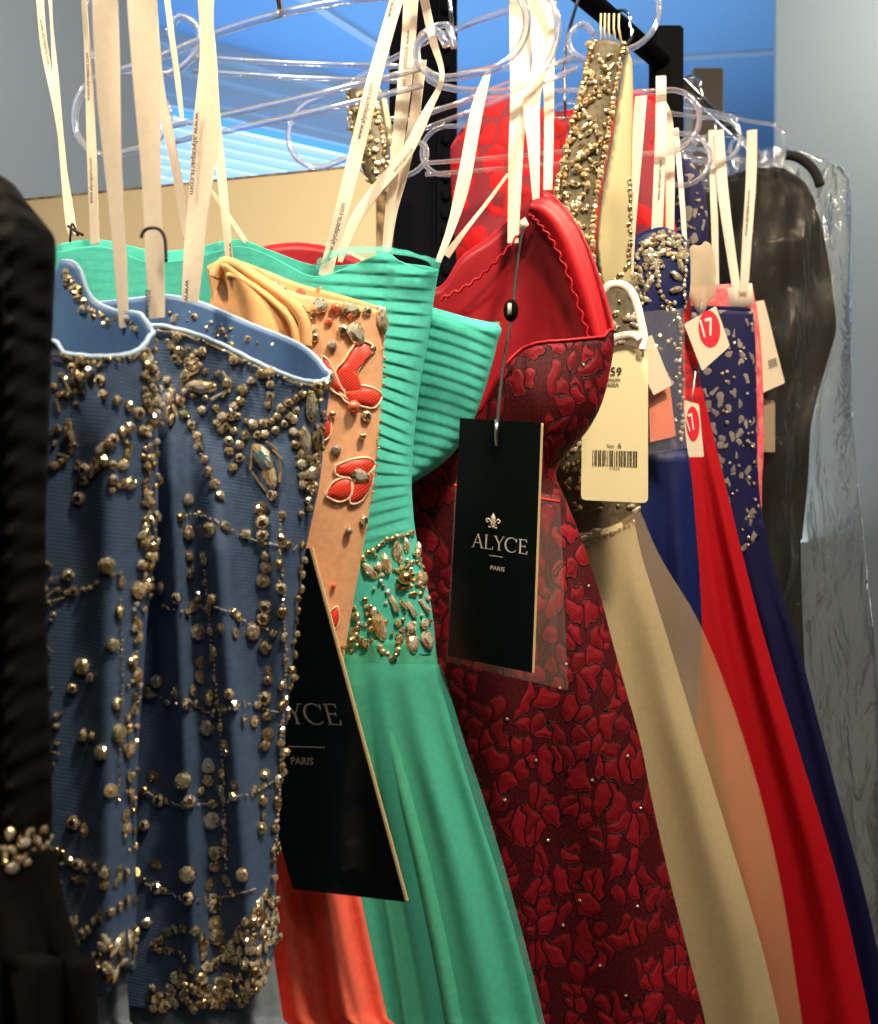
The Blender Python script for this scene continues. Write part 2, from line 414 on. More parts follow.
class Beader:
    """collects crystals sewn on a gown; the largest become parts of their own, the rest one part"""
    def __init__(s, rt, surf): s.rt = rt; s.list = []; s.bvh = surf; s.miss = 0
    def hit(s, px, py):
        o = Vector((0, 0, CZ)); dr = Vector(((px - 439) / F, 1, -(py - 512) / F)).normalized()
        for b in s.bvh:
            h = b.ray_cast(o, dr)
            if h[0] is not None:
                n = h[1]
                if n.dot(dr) > 0: n = -n
                return h[0], n, h[3]
        s.miss += 1
        return None
    def put(s, px, py, size, kind='round', mk='c_champ', ang=None, lift=0.0):
        if kind == 'sequin' and random.random() < .7: mk = 'c_smoke'
        h = s.hit(px, py)
        if h is None: return
        loc, n, dist = h
        r = size * .98 * loc.y / F
        a = random.uniform(0, 2 * pi) if ang is None else -ang
        q = n.to_track_quat('Z', 'X')
        # x axis = image right on the surface
        xr = (UAX - n * UAX.dot(n)).normalized(); yr = n.cross(xr)
        m = Matrix((xr, yr, n)).transposed()
        tilt = Matrix.Rotation(random.uniform(-.28, .28), 3, 'X') @ Matrix.Rotation(random.uniform(-.28, .28), 3, 'Y')
        m = m @ Matrix.Rotation(a, 3, 'Z') @ tilt
        mat = Matrix.Translation(loc + n * (.0008 + lift)) @ m.to_4x4() @ Matrix.Scale(r, 4)
        s.list.append((r * (1.5 if kind in ('navette', 'baguette', 'drop') else 1), kind, mk, mat))
    def strand(s, pts, step, size, kinds=('round',), mks=('c_champ',), jit=.8, szj=.2, along=False):
        pts = smooth_tab(pts, 8) if len(pts) > 2 else pts
        acc = 0.0; need = 0.0
        for (a, b) in zip(pts, pts[1:]):
            L = sqrt((b[0] - a[0]) ** 2 + (b[1] - a[1]) ** 2)
            if L < 1e-6: continue
            ang = math.atan2(b[1] - a[1], b[0] - a[0])
            while need <= acc + L:
                t = (need - acc) / L
                s.put(lerp(a[0], b[0], t) + random.gauss(0, jit), lerp(a[1], b[1], t) + random.gauss(0, jit),
                      size * random.uniform(1 - szj, 1 + szj), random.choice(kinds), random.choice(mks), ang if along else None)
                need += step
            acc += L
    def scatter(s, poly, n, size, kinds, mks, szj=.3):
        xs = [p[0] for p in poly]; ys = [p[1] for p in poly]
        k = 0; tries = 0
        while k < n and tries < n * 30:
            tries += 1
            x = random.uniform(min(xs), max(xs)); y = random.uniform(min(ys), max(ys))
            ins = False
            for (x1, y1), (x2, y2) in zip(poly, poly[1:] + poly[:1]):
                if (y1 > y) != (y2 > y) and x < (x2 - x1) * (y - y1) / (y2 - y1) + x1: ins = not ins
            if ins:
                s.put(x, y, size * random.uniform(1 - szj, 1 + szj), random.choice(kinds), random.choice(mks)); k += 1
    def finish(s, keep=90, name='crystal', rest='seed_beads'):
        s.list.sort(key=lambda e: -e[0])
        b = base_of(s.rt); T = Matrix.Translation(-b)
        for r, kind, mk, mat in s.list[:keep]:
            o = bpy.data.objects.new(name, bead_mesh(kind, mk)); COL.objects.link(o)
            o.parent = s.rt; o.matrix_basis = T @ mat
        left = s.list[keep:]
        if left:
            keys = sorted({k for _, kind, mk, _ in left for k in bead_mesh(kind, mk)['keys'].split(',')})
            bm = bmesh.new()
            for r, kind, mk, mat in left:
                me = bead_mesh(kind, mk); n0 = len(bm.verts); f0 = len(bm.faces); kk = me['keys'].split(',')
                bm.from_mesh(me); bm.verts.ensure_lookup_table(); bm.faces.ensure_lookup_table()
                for v in bm.verts[n0:]: v.co = mat @ v.co
                for f in bm.faces[f0:]: f.material_index = keys.index(kk[f.material_index]); f.smooth = False
            link(rest, bm, [M[k] for k in keys], s.rt, smooth=False, kind='stuff')

# ------------------------------------------------------------------ cloth tubes
def bvh_of(o):
    me = o.data; b = base_of(o)
    return BVHTree.FromPolygons([v.co + b for v in me.vertices], [tuple(p.vertices) for p in me.polygons])
TOP = [None]
def tube_cloth(name, rt, d, left, right, top_f, top_b, bottom, tf, tb, mat, mat_in=None, nu=72, nv=90,
               disp=None, solid=.002, frame_bottom=1090, bot_f=None, label=None, power=1.0):
    """A garment panel that closes round the body: left/right silhouettes and top edges of front and back."""
    left = smooth_tab(left); right = smooth_tab(right); top_f = smooth_tab(top_f); top_b = smooth_tab(top_b)
    if bot_f: bot_f = smooth_tab(bot_f)
    bm = bmesh.new(); uvl = bm.loops.layers.uv.new('UVMap')
    cols = []; uvs = {}
    N = nu * 2
    for j in range(N):
        front = j < nu
        t = (j + .0) / nu if front else (j - nu) / nu
        ang = pi * t
        h = (1 - cos(ang)) / 2 if front else (1 + cos(ang)) / 2
        off = sin(ang)
        off = off ** power if off > 0 else 0
        # where this column starts
        yt = 300.0
        for _ in range(6):
            x = lerp(interp(left, yt), interp(right, yt), h)
            a, b = interp(top_f, x), interp(top_b, x)
            w = min(1.0, off * 3.0)
            yt = lerp((a + b) / 2, a if front else b, w)
        col = []
        for i in range(nv + 1):
            v = i / nv
            x0 = lerp(interp(left, 900), interp(right, 900), h)
            yb = interp(bot_f, lerp(interp(left, bottom), interp(right, bottom), h)) if bot_f else bottom
            if bottom > frame_bottom + 60:
                py = lerp(yt, frame_bottom, v / .85) if v < .85 else lerp(frame_bottom, yb, (v - .85) / .15)
            else: py = lerp(yt, yb, v)
            x = lerp(interp(left, py), interp(right, py), h)
            p = P(x, py, d)
            tt = tf(py) if callable(tf) and front else (tf if front else (tb(py) if callable(tb) else tb))
            o = off * tt
            if disp: o += disp(front, h, x, py) * min(1, off * 2.2)
            v_ = p - CAM; p = CAM + v_ * (1 + (o if front else -o) / v_.dot(NRM))
            vt = bm.verts.new(p); uvs[vt] = (p.x * 1.0 + (0 if front else 3.1) + p.y * .2, p.z); col.append(vt)
        cols.append(col)
    for j in range(N):
        a, b = cols[j], cols[(j + 1) % N]
        for i in range(nv):
            f = bm.faces.new((a[i], a[i + 1], b[i + 1], b[i]))
            for lp in f.loops: lp[uvl].uv = uvs[lp.vert]
    TOP[0] = [c[0].co.copy() for c in cols]
    bmesh.ops.recalc_face_normals(bm, faces=bm.faces)
    # make sure normals point outwards
    bm.faces.ensure_lookup_table()
    f = cols[nu // 2][nv // 2].link_faces[0]
    if f.normal.dot(NRM) < 0: bmesh.ops.reverse_faces(bm, faces=bm.faces)
    mats = [mat] + ([mat_in] if mat_in else [])
    o = link(name, bm, mats, rt, label=label)
    if solid:
        md = o.modifiers.new('thickness', 'SOLIDIFY'); md.thickness = solid; md.offset = -1
        if mat_in: md.material_offset = 1
    return o
def rim(rt, mat, ring, r):
    bm = bmesh.new(); add_tube(bm, [p + Vector((0, 0, .00012 * sin(i * 1.7))) for i, p in enumerate(ring)], r, 6, closed=True); link('neckline_piping', bm, mat, rt)
def piping(rt, mat, d, *runs):
    for pts, r, off in runs:
        bm = bmesh.new(); edge_tube(bm, pts, d, r, off); link('neckline_piping', bm, mat, rt)
def edge_tube(bm, pts_px, d, r, off=0.0, seg=8):
    add_tube(bm, [PO(x, y, d, off) for x, y in smooth_tab(pts_px, 6)], r, seg)

# ------------------------------------------------------------------ ribbons and print
RIBN = 0
def text_mesh(s, size=1.0, extrude=.0):
    cu = bpy.data.curves.new('letters', 'FONT'); cu.body = s; cu.size = size; cu.resolution_u = 3; cu.offset = .014; cu.extrude = extrude
    ob = bpy.data.objects.new('letters', cu); COL.objects.link(ob)
    bpy.context.view_layer.update()
    me = bpy.data.meshes.new_from_object(ob.evaluated_get(bpy.context.evaluated_depsgraph_get()))
    COL.objects.unlink(ob); bpy.data.objects.remove(ob); bpy.data.curves.remove(cu)
    return me
def put_text(s, p0, p1, n, parent, mat, name='printed_lettering', height=None, lift=.0006):
    """lettering running from world point p0 to p1 on a surface whose normal is n"""
    me = text_mesh(s)
    xs = [v.co.x for v in me.vertices]; x0, x1 = min(xs), max(xs)
    ax = (p1 - p0); L = ax.length; ax.normalize(); n = (n - ax * n.dot(ax)).normalized(); ay = n.cross(ax)
    sx = L / (x1 - x0); sy = sx if height is None else height / .72
    b = base_of(parent)
    for v in me.vertices:
        v.co = p0 + ax * (v.co.x - x0) * sx + ay * v.co.y * sy + n * lift - b
    me.materials.clear(); me.materials.append(mat)
    o = bpy.data.objects.new(name, me); COL.objects.link(o); o.parent = parent
    return o
def ribbon(rt, pts, d, w, up=True, texts=(), off=0.0, mat='ribbon'):
    """pts: pixel path from the top down; w: widths in pixels along it. A thin woven band."""
    sp = smooth_tab([(x, y) for x, y in pts], 8)
    ws = w if isinstance(w, (list, tuple)) else [w] * len(pts)
    sw = [q[0] for q in smooth_tab([(a,) for a in ws], 8)]
    P3 = [PO(x, y, d, off) for x, y in sp]; W = [a * p.y / F / 2 for a, p in zip(sw, P3)]
    if up and pts[0][1] <= 8:
        top = P3[0].copy(); dirv = (P3[0] - P3[6]).normalized()
        k = (CZ + .372 - top.z) / max(dirv.z, .5)
        if k > 0.01: P3.insert(0, top + dirv * k); W.insert(0, W[0])
    bm = bmesh.new(); uvl = bm.loops.layers.uv.new('UVMap')
    rows = []; th = .00035
    acc = 0
    for i, p in enumerate(P3):
        t = (P3[min(i + 1, len(P3) - 1)] - P3[max(i - 1, 0)]).normalized()
        sd = t.cross(NRM).normalized()
        tw = .16 * sin(i * .35 + d * 40)
        sd = (sd * cos(tw) + NRM * sin(tw)).normalized(); nn = sd.cross(t).normalized()
        if nn.dot(NRM) < 0: nn = -nn
        mid = nn * W[i] * .05
        rows.append([bm.verts.new(p - sd * W[i] + nn * th), bm.verts.new(p + mid + nn * th), bm.verts.new(p + sd * W[i] + nn * th),
                     bm.verts.new(p + sd * W[i] - nn * th), bm.verts.new(p + mid - nn * th), bm.verts.new(p - sd * W[i] - nn * th)])
    for a, b in zip(rows, rows[1:]):
        for k in range(6):
            f = bm.faces.new((a[k], a[(k + 1) % 6], b[(k + 1) % 6], b[k]))
            for lp in f.loops: lp[uvl].uv = (lp.vert.co.x, lp.vert.co.z)
    bm.faces.new(rows[0]); bm.faces.new(rows[-1][::-1])
    bmesh.ops.recalc_face_normals(bm, faces=bm.faces)
    o = link('hanging_ribbon', bm, M[mat], rt, smooth=False)
    for (s, a, b, h) in texts:
        pa = PO(a[0], a[1], d, off + .0022); pb = PO(b[0], b[1], d, off + .0022)
        put_text(s, pa, pb, NRM, o, M['ink'], height=h * pa.y / F)
    return o
WWW = 'www.alyceparis.com'

# ------------------------------------------------------------------ the room
def struct(name, bm, mat):
    o = link(name, bm, mat, smooth=False); o['kind'] = 'structure'; return o
bm = bmesh.new(); add_box(bm, (0, 1.5, -.05), (7, 10, .1)); struct('floor', bm, M['carpet'])
CEIL = 3.15
bm = bmesh.new(); add_box(bm, (0, 1.5, CEIL + .05), (7, 10, .1)); struct('ceiling', bm, M['ceiling'])
bm = bmesh.new(); add_box(bm, (-3.45, 1.5, CEIL / 2), (.1, 10, CEIL)); struct('wall_left', bm, M['wall_grey'])
bm = bmesh.new(); add_box(bm, (3.45, 1.5, CEIL / 2), (.1, 10, CEIL)); struct('wall_right', bm, M['wall_grey'])
bm = bmesh.new(); add_box(bm, (0, -3.45, CEIL / 2), (7, .1, CEIL)); struct('wall_front', bm, M['wall_grey'])
# two grey blue partitions with the blue alcove between them
bm = bmesh.new(); add_box(bm, ((-.905 - 3.4) / 2, 3.11, CEIL / 2), (3.4 - .905, .02, CEIL)); struct('wall_partition_left', bm, M['wall_grey'])
bm = bmesh.new(); add_box(bm, ((1.045 + 3.4) / 2, 3.11, CEIL / 2), (3.4 - 1.045, .02, CEIL)); struct('wall_partition_right', bm, M['wall_grey'])
# back wall of the alcove, set at an angle, with a window under the crown moulding
def BW(x): return 4.593 + .66 * x            # its plane
BD = Vector((1, .66, 0)).normalized(); BN = Vector((.66, -1, 0)).normalized()
def bwbox(bm, x0, x1, z0, z1, t0, t1, mi=0):
    """box standing on the back wall between x0..x1, z0..z1 and from t0 to t1 in front of it"""
    pts = []
    for z in (z0, z1):
        for x in (x0, x1):
            for t in (t0, t1):
                pts.append(bm.verts.new(Vector((x, BW(x), z)) + BN * t))
    i = lambda a, b, c: pts[a * 4 + b * 2 + c]
    for q in (((0,0,0),(0,0,1),(0,1,1),(0,1,0)), ((1,0,0),(1,1,0),(1,1,1),(1,0,1)), ((0,0,0),(1,0,0),(1,0,1),(0,0,1)),
              ((0,1,0),(0,1,1),(1,1,1),(1,1,0)), ((0,0,0),(0,1,0),(1,1,0),(1,0,0)), ((0,0,1),(1,0,1),(1,1,1),(0,1,1))):
        bm.faces.new([i(*k) for k in q]).material_index = mi
    bmesh.ops.recalc_face_normals(bm, faces=bm.faces)
WX0, WX1, WZ0, WZ1 = -1.25, -.12, 2.0, 2.93
bm = bmesh.new()
bwbox(bm, -2.6, WX0, 0, CEIL, -.1, 0); bwbox(bm, WX1, 2.6, 0, CEIL, -.1, 0)
bwbox(bm, WX0, WX1, 0, WZ0, -.1, 0); bwbox(bm, WX0, WX1, WZ1, CEIL, -.1, 0)
struct('wall_back', bm, M['wall_blue'])
bm = bmesh.new()
bwbox(bm, -2.6, 2.6, CEIL - .05, CEIL, 0, .16); bwbox(bm, -2.6, 2.6, CEIL - .11, CEIL - .05, 0, .10); bwbox(bm, -2.6, 2.6, CEIL - .19, CEIL - .11, 0, .05)
struct('trim_1', bm, M['trim'])
t = NT('window sky'); e = t.n('Emission', i_Strength=3.6); e.inputs[0].default_value = (.38, .66, 1, 1); t.l(e.outputs[0], t.out.inputs[0]); M['day'] = t.m
M['slat'] = plain('glossy pale blind slat', rgb(200, 220, 240), .3)
bm = bmesh.new(); bwbox(bm, WX0, WX1, WZ0, WZ1, -.09, -.085, 0)
w0 = struct('window_1', bm, M['day'])
bm = bmesh.new()
z = WZ0 + .03
while z < WZ1 - .02:
    a = radians(28)
    for (x0, x1) in ((WX0 + .01, WX1 - .01),):
        p = [Vector((x, BW(x), z)) for x in (x0, x1)]
        q = [p[0] + BN * -.045, p[1] + BN * -.045, p[1] + BN * -.012 + Vector((0, 0, .022)), p[0] + BN * -.012 + Vector((0, 0, .022))]
        add_slab(bm, q, Vector((0, 0, 1)), .002)
    z += .04
o = link('window_blind', bm, M['slat'], w0, smooth=False)
bm = bmesh.new()
for (a, b, c, e_) in ((WX0 - .05, WX1 + .05, WZ1, WZ1 + .03), (WX0 - .05, WX1 + .05, WZ0 - .06, WZ0), (WX0 - .05, WX0, WZ0, WZ1), (WX1, WX1 + .05, WZ0, WZ1)):
    bwbox(bm, a, b, c, e_, 0, .02)
link('window_frame', bm, M['trim'], w0, smooth=False)
# thin battens on the alcove ceiling
def batten(name, a, b):
    bm = bmesh.new(); v = (b - a); n = Vector((-v.y, v.x, 0)).normalized() * .02
    add_slab(bm, [a - n, b - n, b + n, a + n], Vector((0, 0, 1)), .012); struct(name, bm, M['trim'])
def onceil(px, py):
    y = (CEIL - CZ) * F / (512 - py); return Vector(((px - 439) / F * y, y, CEIL))
batten('trim_2', onceil(290, -12), onceil(412, 66)); batten('trim_3', onceil(455, 70), onceil(790, 49))

# cream board partition behind the gowns
a, b = Q(-140, 222, 1.80), Q(376, 166, 1.53); b.z = a.z = CZ + .53
dr = (b - a); dr.z = 0; dr.normalize(); nb = Vector((dr.y, -dr.x, 0))
rt = root('partition_board', 'tall cream laminate board with worn brown edge standing behind the gowns', 'board', ((a.x + b.x) / 2, (a.y + b.y) / 2, 0))
bm = bmesh.new(); add_slab(bm, [Vector((a.x, a.y, 0)), Vector((b.x, b.y, 0)), b, a], nb, .032)
link('board_panel', bm, M['cream'], rt, smooth=False)
bm = bmesh.new()
e0 = b + dr * .001; 
add_slab(bm, [Vector((e0.x, e0.y, 0)), Vector((e0.x, e0.y, 0)) + dr * .016, e0 + dr * .016, e0], nb, .032)
add_slab(bm, [a + Vector((0, 0, .0005)), e0 + dr * .016 + Vector((0, 0, .0005)), e0 + dr * .016 + Vector((0, 0, .004)), a + Vector((0, 0, .004))], nb, .032)
link('worn_edge', bm, M['edge'], rt, smooth=False, label='worn brown edge banding')

# tall black upright with a carved edge beside it
xa, xb = Q(389, 0, 1.62).x, Q(436, 0, 1.62).x; xc = Q(456, 0, 1.62).x
rt = root('display_post', 'tall black display post with carved edge strip right of the cream board', 'post', ((xa + xc) / 2, 1.64, 0))
bm = bmesh.new(); add_box(bm, ((xa + xb) / 2, 1.65, 1.2), (xb - xa, .06, 2.4)); bmesh.ops.bevel(bm, geom=bm.edges[:], offset=.004, segments=2, affect='EDGES')
link('post_panel', bm, M['post'], rt, smooth=False)
bm = bmesh.new(); add_box(bm, ((xb + xc) / 2 - .002, 1.645, 1.2), (xc - xb + .008, .075, 2.4)); bmesh.ops.bevel(bm, geom=bm.edges[:], offset=.008, segments=2, affect='EDGES')
link('carved_strip', bm, M['post'], rt, smooth=False)
bm = bmesh.new()
for k in range(70):
    z = .3 + k * .03
    r = bmesh.ops.create_icosphere(bm, subdivisions=1, radius=.011)
    for v in r['verts']: v.co = Vector((v.co.x * .9 + (xb + xc) / 2, v.co.y * .6 + 1.606, v.co.z * 1.25 + z))
link('carving', bm, M['post'], rt)

# beige carton far behind the post
p = Q(704, 92, 2.3)
bm = bmesh.new(); add_box(bm, (p.x, p.y, p.z / 2 + .02), (.07, .08, p.z + .04), Matrix.Rotation(.0, 3, 'Z'))
bmesh.ops.bevel(bm, geom=bm.edges[:], offset=.004, segments=1, affect='EDGES')
tag(link('standing_carton', bm, M['gold_box'], smooth=False), 'beige cardboard corner showing above the clear hangers right of the black upright', 'carton')

# ------------------------------------------------------------------ the rack
D0, D1, D2 = .02, 1.29, 1.80
rt = root('clothing_rack', 'black steel clothing rack that carries the whole row of gowns', 'clothing rack', (railx(D1), D1, 0))
bm = bmesh.new(); add_tube(bm, [(railx(D0), D0, RAILZ), (railx(D1) , D1, RAILZ)], .012, 14); link('rail', bm, M['steel_black'], rt)
bm = bmesh.new(); add_tube(bm, [(railx(D1), D1, RAILZ), (railx(D2), D2, RAILZ - .03)], .006, 12); link('rail_extension', bm, M['chrome'], rt)
for d_, name in ((D0, 'upright'), (D1 + .01, 'upright')):
    bm = bmesh.new(); top = RAILZ + .045
    add_box(bm, (railx(d_), d_, top / 2), (.038, .038, top), Matrix.Rotation(.0, 3, 'Z')); bmesh.ops.bevel(bm, geom=bm.edges[:], offset=.003, segments=2, affect='EDGES')
    link(name, bm, M['steel_black'], rt, smooth=False)
    bm = bmesh.new(); add_box(bm, (railx(d_), d_, .02), (.5, .045, .035), Matrix.Rotation(math.atan(K), 3, 'Z')); bmesh.ops.bevel(bm, geom=bm.edges[:], offset=.004, segments=2, affect='EDGES')
    link('foot', bm, M['steel_black'], rt, smooth=False)

# ------------------------------------------------------------------ hangers
def hanger(label, d, lt, rtip, tipr=.030, mat='hanger', bars=True, name='clear_hanger'):
    """lt / rtip: pixels of the two tip centres"""
    A, B = P(lt[0], lt[1], d), P(rtip[0], rtip[1], d)
    C = (A + B) / 2; ux = (B - A); L = ux.length / 2; ux.normalize(); uz = ux.cross(NRM).normalized()
    if uz.z < 0: uz = -uz
    def G(x, z): return C + ux * x + uz * z
    o = root(name, label, 'hanger', C, 'clear hangers on the rack' if mat == 'hanger' else None)
    r = .0028
    for sgn in (-1, 1):
        bm = bmesh.new()
        pts = [(0, tipr + .012), (L * .3, tipr + .010), (L * .7, tipr * 1.05)]
        for k in range(0, 13):
            a = pi / 2 - pi * k / 12
            pts.append((L - tipr * .4 + cos(a) * tipr, sin(a) * tipr))
        pts += [(L - tipr * 1.4, -tipr * .95), (L - tipr * 1.9, -tipr * .55), (L - tipr * 1.9, -tipr * .05), (L - tipr * 1.45, tipr * .15), (L - tipr * 1.25, -tipr * .25)]
        pts = smooth_tab(pts, 3)
        add_tube(bm, [G(sgn * x, z) for x, z in pts], r, 8)
        link('hanger_arm', bm, M[mat], o)
    if bars:
        for z in (-tipr * .62, -tipr * .62 - .0115):
            bm = bmesh.new(); e = L - tipr * 1.9
            add_tube(bm, [G(-e, z), G(-e * .5, z - .001), G(0, z - .0015), G(e * .5, z - .001), G(e, z)], .0023, 8)
            link('crossbar', bm, M[mat], o)
    top = Vector((railx(d), d, RAILZ - (.03 * (d - 1.29) / .51 if d > 1.29 else 0)))
    bm = bmesh.new(); s = G(0, tipr + .012); s2 = s + Vector((0, 0, .03))
    hd = Vector((.8, -.6, 0))
    pts = [s, s + (top - s) * .5, top + hd * .018 - Vector((0, 0, .02))]
    for k in range(0, 10):
        a = -.3 + (pi + .6) * k / 9
        pts.append(top + hd * cos(a) * .0165 + Vector((0, 0, sin(a) * .0165)))
    add_tube(bm, smooth_tab([tuple(p) for p in pts], 3), .0019, 8)
    link('hook', bm, M['chrome'] if mat == 'hanger' else M[mat], o)
    return o

hanger('clear hanger above the frame line holding the black ruched gown', .40, (-420, -190), (0, -190))
hanger('clear hanger of the front beaded blue gown, nearest to the black gown', .475, (-240, -180), (140, -180))
hanger('clear hanger of the second beaded blue gown', .545, (-110, -130), (250, -130))
hanger('clear hanger of the peach embroidered gown', .625, (0, -60), (330, -60))
hanger('clear hanger tilted left, its left end curling above the turquoise gown', .71, (96, 118), (500, 22))
hanger('clear hanger with long level crossbar and large rounded end above the burgundy lace gown', .80, (112, 22), (524, 36), .043)
hanger('clear hanger tilted left, holding the beaded champagne strap at its right end', .91, (308, 138), (636, 8), .032)
hanger('clear hanger with curled end just right of the champagne strap', 1.0, (372, 150), (680, 120), .030)
hanger('clear hanger with curled notch over the jewelled royal blue strap', 1.09, (436, 150), (694, 160), .027)
hanger('clear hanger of the navy lace gown, third end from the garment cover', 1.19, (500, 140), (726, 140), .026)
hanger('clear hanger end nearest the plastic garment cover, of the pink lace gown', 1.36, (560, 120), (772, 145), .027)

# ------------------------------------------------------------------ gowns
GG = 'formal gowns on the rack'
def gown(label, d, name='evening_gown'):
    return root(name, label, 'gown', (railx(d), d, 0), GG)
def hem(d, px): 
    y = P(px, 512, d).y
    return 512 + (CZ - .07) * F / y

# ---- black ruched gown, nearest, cut by the left edge
d = .40; g = gown('black ruched gown with gold brooch at the waist, at the left edge of the rack', d)
hb = hem(d, 0)
def ruche(front, h, x, y): return .0007 * sin((y + x * .5) * .27 + 1.5 * sin(x * .05)) + .003 * sin(x * .11)
body = tube_cloth('bodice', g, d, [(150, -330), (500, -300), (900, -280)],
    [(150, 0), (195, 22), (225, 46), (245, 56), (300, 54), (400, 50), (520, 46), (640, 47), (780, 52), (880, 52)],
    [(-330, 205), (-120, 175), (0, 180), (60, 235)], [(-330, 205), (-120, 170), (0, 175), (60, 235)], 866, .036, .03, M['black'], M['black_skirt'], 80, 120, ruche)
tube_cloth('skirt', g, d, [(850, -280), (1024, -300), (hb, -420)], [(850, 50), (900, 58), (960, 76), (1024, 92), (hb, 180)],
    [(-300, 850), (90, 850)], [(-300, 850), (90, 850)], hb, .037, .03, M['black_skirt'], None, 60, 50, lambda f, h, x, y: .006 * sin(h * 46) * min(1, max(0, (y - 850) / 200)))
bd = Beader(g, [bvh_of(body)])
bd.scatter([(-70, 838), (20, 826), (50, 828), (53, 850), (48, 866), (20, 872), (-70, 884)], 120, 4.2, ('round', 'drop', 'sequin'), ('c_champ', 'c_champ', 'gold', 'c_clear'))
bd.put(12, 866, 7, 'round', 'c_clear'); bd.put(6, 850, 6, 'round', 'c_champ')
bd.finish(70, 'brooch_crystal', 'brooch_beads')

# ---- first beaded blue gown
d = .475; g = gown('front beaded steel blue gown, partly hidden by the black gown', d)
def fA(front, h, x, y): return .004 * sin(h * 9 + y * .006) * min(1, max(0, (y - 400) / 150)) + (.009 * math.exp(-((x - 108) / 18) ** 2) if front else 0)
LA = [(260, -150), (500, -140), (1024, -130), (1100, -150)]
RA = [(280, 146), (325, 152), (360, 158), (440, 158), (500, 158), (550, 156), (600, 149), (680, 143), (760, 138), (860, 136), (960, 136), (1010, 132), (1100, 132)]
body = tube_cloth('bodice', g, d, LA, RA,
    [(-150, 350), (40, 340), (58, 352), (100, 357), (135, 352), (150, 338)],
    [(-150, 300), (40, 280), (58, 262), (78, 266), (90, 296), (112, 310), (140, 314), (152, 326)], 1000, .034, .026, M['blue'], M['blue_in'], 90, 120, fA,
    bot_f=[(-150, 1010), (90, 1000), (110, 965), (150, 985)]); TA = TOP[0]
hb = hem(d, 0)
tube_cloth('skirt', g, d, [(960, -140), (hb, -400)], [(960, 126), (1024, 130), (1100, 140), (hb, 320)], [(-150, 960), (160, 960)], [(-150, 960), (160, 960)], hb,
    .03, .024, M['blue_skirt'], None, 60, 40, lambda f, h, x, y: .004 * sin(h * 40))
rim(g, M['blue_trim'], TA, .0011)
put = bd = Beader(g, [bvh_of(body)])
G2 = ('c_champ', 'c_champ', 'c_smoke', 'gold'); R1 = ('round', 'round', 'square'); SQ = ('sequin', 'round')
def gold_edge(b, pts, width, n, size):
    sp = smooth_tab(pts, 10)
    for _ in range(n):
        x, y = random.choice(sp); b.put(x + random.uniform(-width, width * .3), y + random.uniform(-6, 6), size * random.uniform(.6, 1.25), random.choice(('round', 'square', 'seed', 'drop')), random.choice(G2 + ('c_clear',)))
gold_edge(bd, [(152, 345), (155, 400), (154, 440), (155, 500), (152, 550), (146, 590)], 12, 120, 4.0)
gold_edge(bd, [(142, 600), (138, 660), (134, 720), (133, 780), (131, 850)], 10, 46, 3.4)
bd.strand([(58, 355), (85, 362), (110, 360), (140, 354)], 6.5, 2.8, ('seed', 'round', 'bugle'), G2)
bd.strand([(72, 368), (84, 362), (96, 384), (112, 398), (126, 408), (142, 412), (154, 405)], 13, 6.2, R1, G2, 1.5)
bd.strand([(142, 431), (128, 428), (112, 440), (100, 455), (92, 470), (84, 482)], 12, 5.6, ('round', 'drop'), G2, 2)
bd.strand([(126, 446), (121, 468), (122, 478)], 11, 5.4, ('drop', 'round'), G2, 2)
bd.scatter([(98, 450), (140, 470), (134, 492), (84, 500), (76, 480)], 14, 4.6, R1, G2)
for (x, y, s_) in ((86, 470, 7), (128, 484, 6.5), (112, 480, 6), (128, 428, 7), (80, 498, 7), (112, 440, 6.5)): bd.put(x, y, s_, 'round', 'c_champ')
bd.put(80, 382, 8, 'navette', 'c_smoke', 1.2); bd.put(70, 440, 8, 'navette', 'c_smoke', 1.5)
bd.scatter([(52, 370), (80, 370), (80, 470), (52, 470)], 26, 3.6, ('round', 'bugle', 'drop'), ('c_smoke',))
bd.strand([(14, 590), (45, 588), (75, 592), (100, 583), (118, 572)], 9, 3.2, ('seed', 'round'), G2, 1.5)
for x, y, s_, mk in ((68, 575, 6.5, 'c_champ'), (107, 565, 9.5, 'c_green'), (44, 588, 4.5, 'c_champ'), (74, 591, 5, 'c_champ'), (120, 582, 6, 'c_champ'), (137, 590, 9.5, 'c_orange'), (118, 612, 7, 'c_champ'),
                     (136, 625, 7, 'c_champ'), (112, 645, 7.5, 'c_teal'), (84, 666, 9, 'c_green'), (92, 678, 5.5, 'c_smoke'), (73, 688, 6, 'c_champ'), (133, 660, 6.5, 'c_champ'), (135, 675, 8, 'c_orange'),
                     (116, 704, 7, 'c_champ'), (132, 708, 7, 'c_champ'), (85, 735, 7, 'c_champ'), (94, 736, 5, 'c_champ'), (117, 733, 9.5, 'c_green'), (103, 752, 8.5, 'c_violet'), (127, 750, 8.5, 'c_orange'),
                     (128, 777, 7, 'c_clear'), (110, 790, 7, 'c_champ'), (129, 792, 6.5, 'c_champ'), (75, 822, 7.5, 'c_champ'), (86, 830, 7.5, 'c_champ'), (124, 815, 6.5, 'c_clear'), (124, 828, 7, 'c_orange')):
    bd.put(x, y, s_, random.choice(SQ) if s_ < 8 else 'round', mk)
for x0 in (41, 118): bd.strand([(x0, 600), (x0 + 2, 680), (x0 - 2, 800)], 5, 1.6, ('seed',), G2, .5)
for y in (617, 665, 708, 755): bd.put(38, y, 4.5, 'sequin', 'c_smoke')
bd.scatter([(22, 560), (60, 560), (60, 800), (25, 800)], 46, 2.6, ('seed', 'round', 'bugle'), ('c_smoke', 'c_smoke', 'c_champ'))
bd.strand([(58, 850), (80, 862), (100, 868), (120, 872), (141, 874)], 9, 5.0, R1, G2, 1.5)
